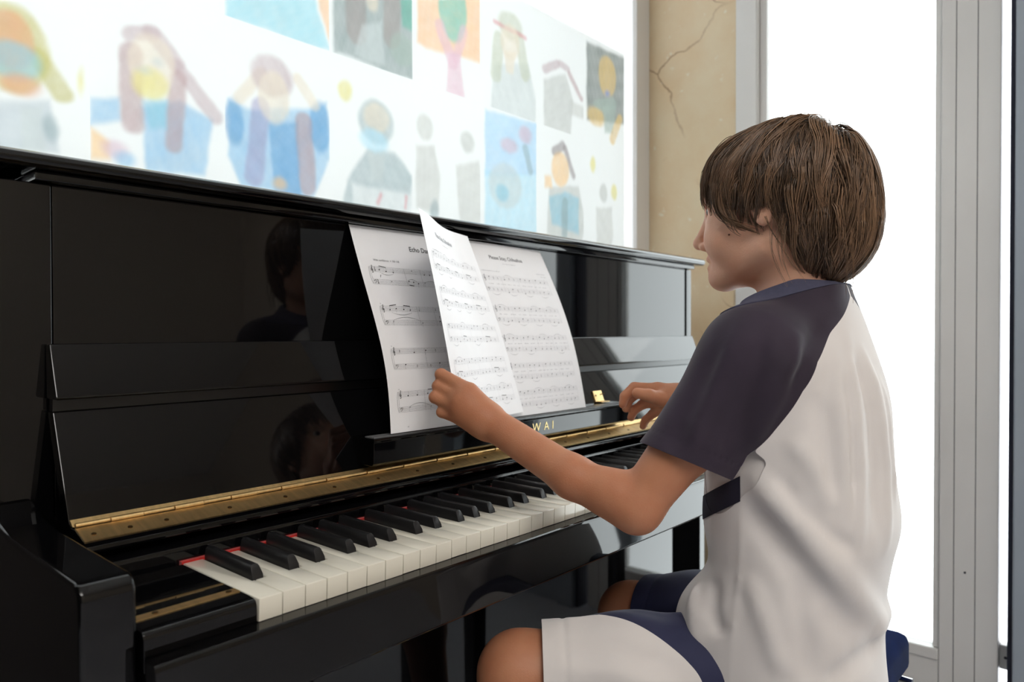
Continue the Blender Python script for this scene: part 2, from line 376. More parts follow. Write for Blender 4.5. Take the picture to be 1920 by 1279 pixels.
rings = []
for y, h, s in rows:
    # the front face leans back: low points stand forward, high points set back
    ring = []
    for x, z in prof:
        yy = BF + (.0075*(z/.0118) if y < BF+.007 else (y-BF)) if y < KD else KD
        ring.append((x*(1.0 if y >= KD else 1.0), yy, z-.004 if z == 0 else z))
    rings.append(ring)
R0 = [bm.verts.new(p) for p in rings[0]]; R1 = [bm.verts.new((x, KD, z)) for x, _, z in rings[0]]
bm.faces.new(R0); bm.faces.new(R1[::-1])
for i in range(len(prof)): bm.faces.new((R0[i], R1[i], R1[(i+1) % len(prof)], R0[(i+1) % len(prof)]))
bmesh.ops.recalc_face_normals(bm, faces=bm.faces)
R0s = set(R0)
bmesh.ops.bevel(bm, geom=[e for e in bm.edges if all(v in R0s for v in e.verts) and max(v.co.z for v in e.verts) > .002], offset=.0005, segments=2, affect='EDGES', profile=0.5)
bme = bpy.data.meshes.new('black_key'); bm.to_mesh(bme); bm.free()
bme.polygons.foreach_set('use_smooth', np.ones(len(bme.polygons), dtype=bool)); bme.set_sharp_from_angle(angle=math.radians(35)); bme.materials.append(EBONY)
for i in range(51):
    if black_after(i):
        o = bpy.data.objects.new('black_key', bme); COL.objects.link(o); o.parent = piano
        o.location = ((i+1)*KW+boff[names[i % 7]], 0, Z0+random.uniform(-.0002, .0002))
# felt and name rail behind the keys
box('felt_strip', -.001, KX1+.001, KD+.0002, .1535, -.004, .0014, FELT, piano)
prism_x('name_rail', [(.1537, -.004), (.1537, .010), (.1555, .0145), (.159, .0165), (.164, .0170), (.200, .0265), (.2715, .0265), (.2715, -.033), (.1537, -.033)], FX0-.0125, FX1+.0125, BLACK, piano, bev=.0007)
# fallboard: fixed rail with brass piano hinge, leaning board and the folded lip on top
prism_x('hinge_rail', [(.156, .027), (.1545, .030), (.156, .0335), (.160, .0350), (.190, .0440), (.205, .0445), (.262, .0445), (.262, .027)], FX0, FX1, BLACK, piano, bev=.0006)
fall = prism_x('fallboard', [(.2045, .0475), (.2045, .0455), (.224, .0455), (.265, .152), (.2485, .1535)], FX0, FX1, BLACK, piano, bev=.0012)
prism_x('fallboard_fold', [(.2515, .1538), (.262, .1538), (.262, .166), (.2515, .166)], FX0+.001, FX1-.001, SATIN, piano)
prism_x('fallboard_lip', [(.2335, .1685), (.2355, .1663), (.263, .1663), (.266, .2225), (.2535, .2225)], FX0-.001, FX1+.001, BLACK, piano, bev=.0013)
hinge = prism_x('hinge_leaf', [(.1650, .0367), (.1647, .0377), (.1893, .0452), (.1896, .0440)], FX0+.001, FX1-.001, BRASS, piano)
nk = 44; kl = (FX1-FX0-.004)/nk
def knuckle_mesh(r):
    bm = bmesh.new(); n = 8
    A = [bm.verts.new((0, r*math.cos(2*math.pi*i/n), r*math.sin(2*math.pi*i/n))) for i in range(n)]
    B = [bm.verts.new((kl-.0008, r*math.cos(2*math.pi*i/n), r*math.sin(2*math.pi*i/n))) for i in range(n)]
    bm.faces.new(A); bm.faces.new(B[::-1])
    for i in range(n): bm.faces.new((A[i], A[(i+1) % n], B[(i+1) % n], B[i]))
    bmesh.ops.recalc_face_normals(bm, faces=bm.faces)
    me = bpy.data.meshes.new('knuckle'); bm.to_mesh(me); bm.free(); me.materials.append(BRASS)
    me.polygons.foreach_set('use_smooth', np.ones(len(me.polygons), dtype=bool)); me.set_sharp_from_angle(angle=math.radians(50))
    return me
km = knuckle_mesh(.0030); km2 = knuckle_mesh(.0026)
for k in range(nk):
    o = bpy.data.objects.new('knuckle', km if k % 2 else km2); COL.objects.link(o); o.parent = hinge
    o.location = (FX0+.002+k*kl, .1925 if k % 2 else .1932, Z0+.0470)
prism_x('upper_leaf', [(.1965, .0452), (.2035, .0452), (.2060, .0505), (.2044, .0509)], FX0+.001, FX1-.001, BRASS, hinge)
ns = 21
sm = None
for k in range(ns):
    x = FX0+.012 + (FX1-FX0-.024)*k/(ns-1)
    if sm is None:
        o = cyl('screw', (x, .1742, .0402), (x, .1739, .0412), .0024, BRASS_D, hinge, n=10); sm = (o, x)
    else:
        c = sm[0].copy(); COL.objects.link(c); c.parent = hinge; c.location.x = x-sm[1]
c = sm[0].copy(); COL.objects.link(c); c.parent = hinge; c.location.x = .033
# music ledge folded out of the middle of the fallboard, with the maker's letters
LX0, LX1 = .262, .895
ledge = prism_x('music_ledge', [(.1735, .0935), (.1725, .0905), (.174, .088), (.1745, .060), (.178, .0565), (.2085, .0575), (.2225, .0905), (.223, .0935)], LX0, LX1, BLACK, piano, bev=.0008)
for k in range(5):
    y = .1790+k*.0042
    box('ledge_rib', LX0+.004, LX1-.004, y, y+.0022, .0934, .0946, mat('grey_ledge_rubber', srgb(120, 122, 124), rough=.35, noise=.1), ledge)
def text_mesh(s, size, align='CENTER', extrude=0.0, shear=0.0, bold=0.0):
    cu = bpy.data.curves.new('txt', 'FONT'); cu.body = s; cu.size = size; cu.align_x = align; cu.resolution_u = 3; cu.shear = shear; cu.offset = bold; cu.extrude = extrude
    o = bpy.data.objects.new('txt', cu); COL.objects.link(o)
    dg = bpy.context.evaluated_depsgraph_get(); me = o.evaluated_get(dg).to_mesh()
    V = np.array([v.co[:] for v in me.vertices]) if len(me.vertices) else np.zeros((0, 3)); Fs = [tuple(p.vertices) for p in me.polygons]
    o.evaluated_get(dg).to_mesh_clear(); bpy.data.objects.remove(o); bpy.data.curves.remove(cu)
    return V, Fs
# letters on the sloped ledge face: origin line and in-plane axes
lf0 = np.array([.174, .088]); lf1 = np.array([.1745, .060]); up = (lf0-lf1)/np.linalg.norm(lf0-lf1); nrm = np.array([-up[1], up[0]])
if nrm[0] > 0: nrm = -nrm
for k, ch in enumerate('KAWAI'):
    V, Fs = text_mesh(ch, .0205, 'CENTER', bold=-.0002)
    cx = .611 + (-.0630, -.0385, -.0120, .0145, .0320)[k]
    ylz = lf1[None, :]*0.70+lf0[None, :]*0.30 - up*0.0005 + V[:, 1:2]*up[None, :] + nrm*0.0006
    add_obj('letter', np.column_stack([cx+V[:, 0]*1.02, ylz]), Fs, GOLD, ledge)
# lock catch standing behind the ledge
lk = prism_x('lock_catch', [(.2215, .0955), (.2235, .1000), (.2295, .1165), (.2315, .1160), (.226, .0945)], .842, .872, BRASS, ledge, bev=.0008)
prism_x('catch_foot', [(.2105, .0948), (.2105, .0965), (.2225, .0965), (.2225, .0948)], .845, .874, BRASS, ledge, bev=.0004)
cyl('catch_pin', (.857, .2225, .109), (.864, .2170, .1115), .0011, BRASS_D, ledge, n=8)
cyl('catch_hole', (.848, .2263, .1075), (.848, .2253, .1079), .0016, BRASS_D, ledge, n=8)
adopt(piano)

# ------------------------------------------------------------------ bench
bench = tag(empty('piano_bench', (.60, -.18, FL)), 'blue velvet cushioned piano bench under the seated boy', 'bench')
BX0, BX1, BY0, BY1, BZ = .350, .912, -.318, -.02, -.232
bm = bmesh.new(); box_bm(bm, BX0, BX1, BY0, BY1, BZ-.06, BZ)
bmesh.ops.bevel(bm, geom=list(bm.edges), offset=.016, segments=5, affect='EDGES', profile=.5)
from_bm('seat_cushion', bm, VELVET, bench, smooth=True)
box('apron', BX0+.012, BX1-.012, BY0+.012, BY1-.012, BZ-.12, BZ-.0605, BLACK, bench, bev=.003)
for x in (BX0+.014, BX1-.054):
    for y in (BY0+.014, BY1-.054):
        prism_x('leg', [(y, BZ-.1205), (y+.04, BZ-.1205), (y+.034, FL+.001), (y+.006, FL+.001)], x, x+.04, BLACK, bench, bev=.003)
cyl('height_knob', (BX1-.012, BY0+.06, BZ-.075), (BX1+.03, BY0+.06, BZ-.075), .018, CHROME, bench)
cyl('corner_bolt', (BX1-.02, BY0-.006, BZ-.07), (BX1-.02, BY0+.02, BZ-.07), .006, CHROME, bench)
adopt(bench)

# ------------------------------------------------------------------ sheet music
class Sheet:
    """a curved A4 page: f(u, v) gives a point, u across (0 left, 1 right), v down (0 top, 1 bottom)"""
    def __init__(s, f): s.f = f
    def pt(s, u, v, off=0.0):
        u = np.asarray(u, float); v = np.asarray(v, float)
        p = s.f(u, v); e = 1e-3
        du = s.f(u+e, v)-s.f(u-e, v); dv = s.f(u, v+e)-s.f(u, v-e)
        n = np.cross(dv, du); n /= np.linalg.norm(n, axis=-1, keepdims=True)+1e-12
        n = np.where(n[..., 1:2] > 0, -n, n)
        return p + n*off
    def page(s, name, nu=28, nv=38, th=.00012):
        U, Vv = np.meshgrid(np.linspace(0, 1, nu), np.linspace(0, 1, nv))
        A = s.pt(U.ravel(), Vv.ravel(), th); B = s.pt(U.ravel(), Vv.ravel(), -th)
        idx = np.arange(nu*nv).reshape(nv, nu); q = np.stack([idx[:-1, :-1], idx[1:, :-1], idx[1:, 1:], idx[:-1, 1:]], -1).reshape(-1, 4); N = nu*nv
        rim = np.concatenate([idx[0, :], idx[1:, -1], idx[-1, ::-1][1:], idx[::-1, 0][1:-1]]); r2 = np.roll(rim, -1)
        F = np.concatenate([q, q[:, ::-1]+N, np.stack([rim, r2, r2+N, rim+N], -1)])
        return add_obj(name, np.concatenate([A, B]), F, PAPER, None, smooth=True, sharp=60)

PW, PH = .210, .297
class Ink:
    """flat ink shapes in page millimetres, mapped onto the curved page"""
    def __init__(s, sheet, off=.0004): s.sh = sheet; s.V = []; s.F = []; s.off = off; s.n = 0
    def poly(s, pts, faces=None):
        pts = np.asarray(pts, float); s.V.append(pts)
        if faces is None: faces = [tuple(range(len(pts)))]
        s.F += [tuple(i+s.n for i in f) for f in faces]; s.n += len(pts)
    def line(s, x0, y0, x1, y1, w, n=None):
        L = math.hypot(x1-x0, y1-y0)
        if L < 1e-6: return
        n = n or max(1, int(L/6)); nx, ny = -(y1-y0)/L*w/2, (x1-x0)/L*w/2
        t = np.linspace(0, 1, n+1); X = x0+(x1-x0)*t; Y = y0+(y1-y0)*t
        pts = np.concatenate([np.stack([X+nx, Y+ny], 1), np.stack([X-nx, Y-ny], 1)])
        s.poly(pts, [(i, i+1, n+2+i, n+1+i) for i in range(n)])
    def curve(s, P, w):
        for a, b in zip(P[:-1], P[1:]): s.line(a[0], a[1], b[0], b[1], w, 1)
    def arc(s, x0, y0, x1, y1, h, w, n=10):
        t = np.linspace(0, 1, n+1); P = [(x0+(x1-x0)*a, y0+(y1-y0)*a+h*4*a*(1-a)) for a in t]
        for i in range(n): s.line(*P[i], *P[i+1], w*(0.4+1.2*math.sin(math.pi*(i+.5)/n)), 1)
    def dot(s, x, y, rx, ry=None, rot=0.0, n=10):
        ry = ry or rx; a = np.linspace(0, 2*math.pi, n, endpoint=False); c, q = math.cos(rot), math.sin(rot)
        X = rx*np.cos(a); Y = ry*np.sin(a)
        s.poly(np.stack([x+X*c-Y*q, y+X*q+Y*c], 1))
    def text(s, t, x, y, size, align='LEFT', shear=0.0, bold=0.0):
        V, Fs = text_mesh(t, size, align, shear=shear, bold=bold)
        if len(V): s.poly(np.stack([x+V[:, 0], y-V[:, 1]], 1), Fs)
    def scrib(s, x, y, w, rnd):
        # print too small to read: a row of tiny strokes
        e = x+w
        while x < e:
            h = 1.0+rnd.random()*.9; s.line(x, y, x+.15, y-h, .22, 1)
            if rnd.random() < .6: s.line(x, y-h*.5, x+.7, y-h*.5, .2, 1)
            x += .75+(.9 if rnd.random() < .18 else 0)
    def build(s, name, m, parent):
        if not s.V: return
        P = np.concatenate(s.V); W = s.sh.pt(P[:, 0]/210.0, P[:, 1]/297.0, s.off)
        o = add_obj(name, W, s.F, m, parent); o['kind'] = 'stuff'; return o

def staff(lin, nt, x0, x1, y, bars, seq, lw=.22, bass=False, time=False):
    """one five-line staff; seq: list of (x, step, kind) with step in half spaces above the bottom line"""
    sp = 1.75
    for k in range(5): lin.line(x0, y+k*sp, x1, y+k*sp, lw)
    for b in bars: lin.line(b, y, b, y+4*sp, lw*1.2, 1)
    yb = y+4*sp
    if bass:
        c = [(x0+2.2, y+1.9), (x0+3.0, y+.9), (x0+4.2, y+.6), (x0+5.0, y+1.6), (x0+4.8, y+3.2), (x0+3.6, y+4.8), (x0+2.2, y+5.9)]
        nt.curve(c, .5); nt.dot(x0+2.4, y+1.9, .75); nt.dot(x0+6.2, y+.9, .4); nt.dot(x0+6.2, y+2.7, .4)
    else:
        c = [(x0+3.2, y+5.3), (x0+2.2, y+4.6), (x0+3.0, y+3.6), (x0+4.6, y+4.0), (x0+4.6, y+5.8), (x0+2.8, y+6.4), (x0+1.4, y+5.2), (x0+2.0, y+3.0), (x0+4.4, y+.6), (x0+4.5, y-1.4), (x0+3.6, y-2.0), (x0+3.0, y-.2), (x0+4.2, y+8.2), (x0+3.4, y+9.2), (x0+2.6, y+8.6)]
        nt.curve(c, .5); nt.dot(x0+2.7, y+8.7, .6)
    if time:
        nt.text('3', x0+7.0, y+3.4, 4.6, bold=.05); nt.text('4', x0+7.0, y+6.9, 4.6, bold=.05)
    for (x, st, kd) in seq:
        yn = yb-st*sp/2
        if kd in ('q', 'e', 'h'):
            if kd == 'h': lin.arc(x-1.1, yn, x+1.1, yn, .8, .4, 5); lin.arc(x-1.1, yn, x+1.1, yn, -.8, .4, 5)
            else: nt.dot(x, yn, 1.2, .9, -.4)
            if st < 4: lin.line(x+1.05, yn, x+1.05, yn-6.0, .26, 1)
            else: lin.line(x-1.05, yn, x-1.05, yn+6.0, .26, 1)
        elif kd == 'r':
            nt.curve([(x-.4, y+1.6), (x+.7, y+3.0), (x-.4, y+4.0), (x+.6, y+5.4), (x-.3, y+5.2)], .55)
        elif kd == 'w': nt.poly([(x-1.1, y+sp), (x+1.1, y+sp), (x+1.1, y+sp+.9), (x-1.1, y+sp+.9)])
def brace(lin, x, y0, y1):
    m = (y0+y1)/2; t = np.linspace(0, 1, 14)
    P = [(x-1.2*math.sin(math.pi*min(a, 1-a)*2*.9)*(1 if True else 0)-1.2*(1-abs(2*a-1))**3, y0+(y1-y0)*a) for a in t]
    lin.curve(P, .45)
def beam(nt, x0, s0, x1, s1, y, up=True):
    sp = 1.75; yb = y+4*sp
    if up: nt.poly([(x0+1.0, yb-s0*sp/2-6.3), (x1+1.2, yb-s1*sp/2-6.3), (x1+1.2, yb-s1*sp/2-5.3), (x0+1.0, yb-s0*sp/2-5.3)])
    else: nt.poly([(x0-1.2, yb-s0*sp/2+5.3), (x1-1.0, yb-s1*sp/2+5.3), (x1-1.0, yb-s1*sp/2+6.3), (x0-1.2, yb-s0*sp/2+6.3)])

# left page: rests on the ledge, leans on the panel, bows a little
def fl(u, v):
    x = .2905+.2095*u + .006*v
    z = .3872-.2912*v
    y = .2655-.0840*v - .016*np.sin(np.pi*v)*(1-.3*u) + .004*np.sin(np.pi*v*2) - .002*u*(1-v)
    return np.stack([x, y, z], -1)
def fr(u, v):
    x = .512+.2095*u + .028*v
    z = .3872-.2912*v - .003*u*(1-v)
    y = .2662-.0858*v - .016*np.sin(np.pi*v) - .002*np.sin(np.pi*u)*(1-v)
    return np.stack([x, y, z], -1)
# the page being turned: still against the panel at its right edge, swung out to the hand at its left edge
def ft(u, v):
    tl = np.array([.303, .131, .3965]); bl = np.array([.362, .115, .104]); tr = np.array([.509, .2450, .3895]); br = np.array([.563, .172, .1035])
    a = tl*(1-v[..., None])+bl*v[..., None]; b = tr*(1-v[..., None])+br*v[..., None]
    w = u[..., None]
    p = a*(1-w)+b*w
    bow = np.sin(np.pi*np.clip(u, -.1, 1.1))*(1.0-.55*v)
    p = p + np.stack([-.004*bow, .018*bow*np.clip(u*1.6-.2, -.2, 1), .0*bow], -1)
    p[..., 1] -= .010*np.sin(np.pi*v)*(1-u) + .006*np.sin(np.pi*v)*u
    p[..., 0] -= .006*np.sin(np.pi*v)*(1-u)
    return p
random.seed(11)
def echo_page():
    sh = Sheet(fl); o = sh.page('sheet_music')
    tag(o, 'music page headed Echo Dance, left of the page in hand', 'sheet music', 'loose music pages on the piano ledge')
    lin, nt, tx = Ink(sh), Ink(sh, .0006), Ink(sh, .0005)
    tx.text('Echo Dance', 127, 32, 10.5, 'CENTER', bold=.12)
    lin.text('With confidence  = 100-108', 27, 52, 4.2, bold=.03)
    Y = [(61, 80), (119, 139.5), (180, 202), (240.5, 262)]
    data = [
      ([80, 112, 139, 180], [(33, 3, 'q'), (45, 1, 'q'), (58, 0, 'q'), (95, 0, 'w'), (119, 0, 'q'), (130, 0, 'q'), (143, 1, 'q'), (152, 0, 'q')], [(50, 0, 'w'), (84, 8, 'q'), (93, 7, 'q'), (102, 5, 'q'), (116, 7, 'h'), (147, 4, 'h')]),
      ([84, 117, 152, 180], [(32, 2, 'q'), (44, 4, 'q'), (58, 3, 'q'), (70, 2, 'q'), (88, 2, 'h'), (121, 0, 'r'), (138, 0, 'q'), (157, 3, 'q')], [(33, 6, 'h'), (88, 4, 'h'), (124, 7, 'q'), (138, 0, 'r'), (158, 0, 'r'), (170, 6, 'q')]),
      ([78, 119, 165, 190], [(30, 0, 'r'), (57, 1, 'q'), (80, 4, 'q'), (99, 0, 'r'), (125, 3, 'q'), (137, 2, 'q'), (149, 3, 'q'), (160, 4, 'q'), (176, 4, 'h')], [(37, 7, 'q'), (58, 0, 'r'), (84, 0, 'r'), (103, 7, 'q'), (125, 5, 'q'), (137, 4, 'q'), (149, 5, 'q'), (160, 6, 'q'), (177, 6, 'h')]),
      ([65, 108, 150, 190], [(34, 1, 'q'), (51, 1, 'q'), (71, 2, 'q'), (84, 2, 'q'), (96, 2, 'q'), (115, 4, 'q'), (130, 3, 'q')], [(36, 7, 'h'), (76, 5, 'h')])]
    for k, ((ya, yb), (bars, s1, s2)) in enumerate(zip(Y, data)):
        x0, x1 = 17, 196
        staff(lin, nt, x0, x1, ya, bars, s1, time=(k == 0)); staff(lin, nt, x0, x1, yb, bars, s2, bass=True, time=(k == 0))
        for b in bars: lin.line(b, ya, b, yb+7, .24)
        brace(lin, x0-1.2, ya, yb+7); lin.line(x0, ya, x0, yb+7, .3)
        if k: lin.text(str(1+4*k), x0, ya-2.5, 2.6)
        if k == 0:
            beam(nt, 33, 3, 45, 1, ya); lin.arc(33, ya+8, 58, ya+9, 3, .35); nt.text('f', 31, ya+16, 6, shear=.3); beam(nt, 84, 8, 93, 7, yb, False)
            lin.arc(82, yb-1, 102, yb+1, -3, .35); lin.arc(114, yb+1, 147, yb+3, -4, .35); beam(nt, 143, 1, 152, 0, ya); lin.arc(143, ya+8, 165, ya+9, 3, .35)
        if k == 1:
            beam(nt, 32, 2, 44, 4, ya); beam(nt, 58, 3, 70, 2, ya); lin.arc(34, ya+9, 72, ya+9, 3.5, .35); lin.arc(33, yb, 86, yb+1, -5, .35); nt.text('f', 124, ya+17, 6, shear=.3)
        if k == 2:
            beam(nt, 125, 3, 137, 2, ya); beam(nt, 149, 3, 160, 4, ya); lin.arc(127, ya+8, 178, ya+4, 3, .35); lin.line(130, ya+14, 178, ya+16, .3); lin.line(130, ya+16, 178, ya+16, .3)
            beam(nt, 125, 5, 137, 4, yb, False); beam(nt, 149, 5, 160, 6, yb, False); lin.arc(125, yb-1, 178, yb, -4, .35)
        if k == 3:
            beam(nt, 71, 2, 96, 2, ya); lin.arc(72, ya+9, 97, ya+9, 3, .35); lin.arc(36, yb, 76, yb+2, -5, .35); nt.text('p', 116, ya+17, 6, shear=.3); beam(nt, 115, 4, 130, 3, ya); lin.arc(116, ya+9, 140, ya+9, 3, .35)
    lin.text('30', 30, 291, 2.6)
    lin.build('staff_lines', INK2, o); nt.build('notes', INK, o); tx.build('title', INK, o)
    return o
def chi_page(f, name, lab, lyr, seed, x0, x1, ys, right=True):
    sh = Sheet(f); o = sh.page(name)
    tag(o, lab, 'sheet music', 'loose music pages on the piano ledge')
    lin, nt, tx = Ink(sh), Ink(sh, .0006), Ink(sh, .0005)
    rnd = random.Random(seed)
    tx.text('Please Stay, Chihuahua', 97, 29, 9.4, 'CENTER', bold=.05)
    sub = Ink(sh, .0005); sub.scrib(82, 37, 34, rnd); sub.scrib(20, 52, 46, rnd)
    if right: sub.scrib(168, 49, 24, rnd); sub.scrib(178, 54, 14, rnd)
    for k, (ya, yb) in enumerate(ys):
        nb = 4; xs0 = x0+(0 if right else 0); bars = [xs0+(x1-xs0)*(j+1)/nb for j in range(nb)]
        s1, s2 = [], []
        for j in range(nb):
            b0 = xs0+(x1-xs0)*j/nb+(11 if j == 0 else 4); b1 = bars[j]-2; n = 3
            p = rnd.random()
            for q in range(n):
                x = b0+(b1-b0)*(q+.3)/n
                s1.append((x, rnd.randint(2, 7), 'q' if p < .6 or q == 0 else 'r')); s2.append((x, rnd.randint(-1, 6), 'q' if rnd.random() < .65 else 'r'))
        staff(lin, nt, x0, x1, ya, bars, s1, lw=.16, bass=not right); staff(lin, nt, x0, x1, yb, bars, s2, lw=.16, bass=True)
        for j in range(nb):
            lin.line(bars[j], ya, bars[j], yb+7, .16)
            b0 = xs0+(x1-xs0)*j/nb+8
            if rnd.random() < .6: lin.arc(b0, ya-1, b0+22, ya, -2.6, .3)
            if rnd.random() < .7: lin.arc(b0, yb+10, b0+20, yb+10.5, 2.8, .3)
            if not right and rnd.random() < .6: nt.poly([(b0, yb-1.6), (b0+13, yb-1.0), (b0+13, yb-.1), (b0, yb-.7)])
        lin.line(x0, ya, x0, yb+7, .2); brace(lin, x0-1.2, ya, yb+7)
        if lyr:
            x = x0+8
            while x < x1-10:
                w_ = 4+rnd.random()*9; sub.scrib(x, (ya+yb)/2+4.6, w_, rnd); x += w_+3+rnd.random()*6
    lin.build('staff_lines', INK3, o); nt.build('notes', INK2, o); tx.build('title', INK2, o); sub.build('small_print', INK3, o)
    return o
echo_page()
YS = [(60, 80), (113, 132), (163, 182), (210, 229), (256, 275)]
chi_page(fr, 'sheet_music', 'music page headed Please Stay, Chihuahua lying flat, rightmost on the ledge', True, 5, 20, 192, YS)
chi_page(ft, 'sheet_music', 'curling music page being turned by the left hand', None, 8, 16, 196, [(54, 72), (103, 121), (153, 171), (203, 221), (248, 266)], right=False)
# ------------------------------------------------------------------ pupils' paintings on the frosted window
CW, X00, ROWS = .2153, -.136, (.486, .789)
PCOL = {'W': (236, 238, 236), 'YH': (196, 190, 110), 'OR': (222, 165, 130), 'LB': (150, 200, 215), 'PK': (214, 190, 200), 'GY': (190, 200, 205), 'YM': (226, 218, 130), 'SK': (228, 218, 200), 'BL': (140, 190, 220), 'BD': (110, 165, 205), 'PU': (168, 165, 195), 'BR': (196, 178, 180), 'BR2': (186, 160, 160), 'TQ': (150, 210, 222), 'ORR': (240, 195, 145), 'DG': (130, 148, 146), 'GN': (110, 185, 165), 'DBR': (170, 160, 155), 'TE': (110, 200, 190), 'PP': (225, 195, 205), 'HG': (200, 205, 185), 'RD': (215, 150, 155), 'DK': (95, 105, 95), 'FY': (226, 196, 130), 'BB': (110, 150, 220), 'SG': (175, 190, 180), 'GR': (196, 198, 192), 'GR2': (205, 206, 200), 'SKY': (170, 210, 235), 'OF': (238, 200, 140), 'HB': (150, 140, 140), 'DS': (160, 178, 180), 'LG': (205, 212, 210), 'MK': (185, 222, 235)}
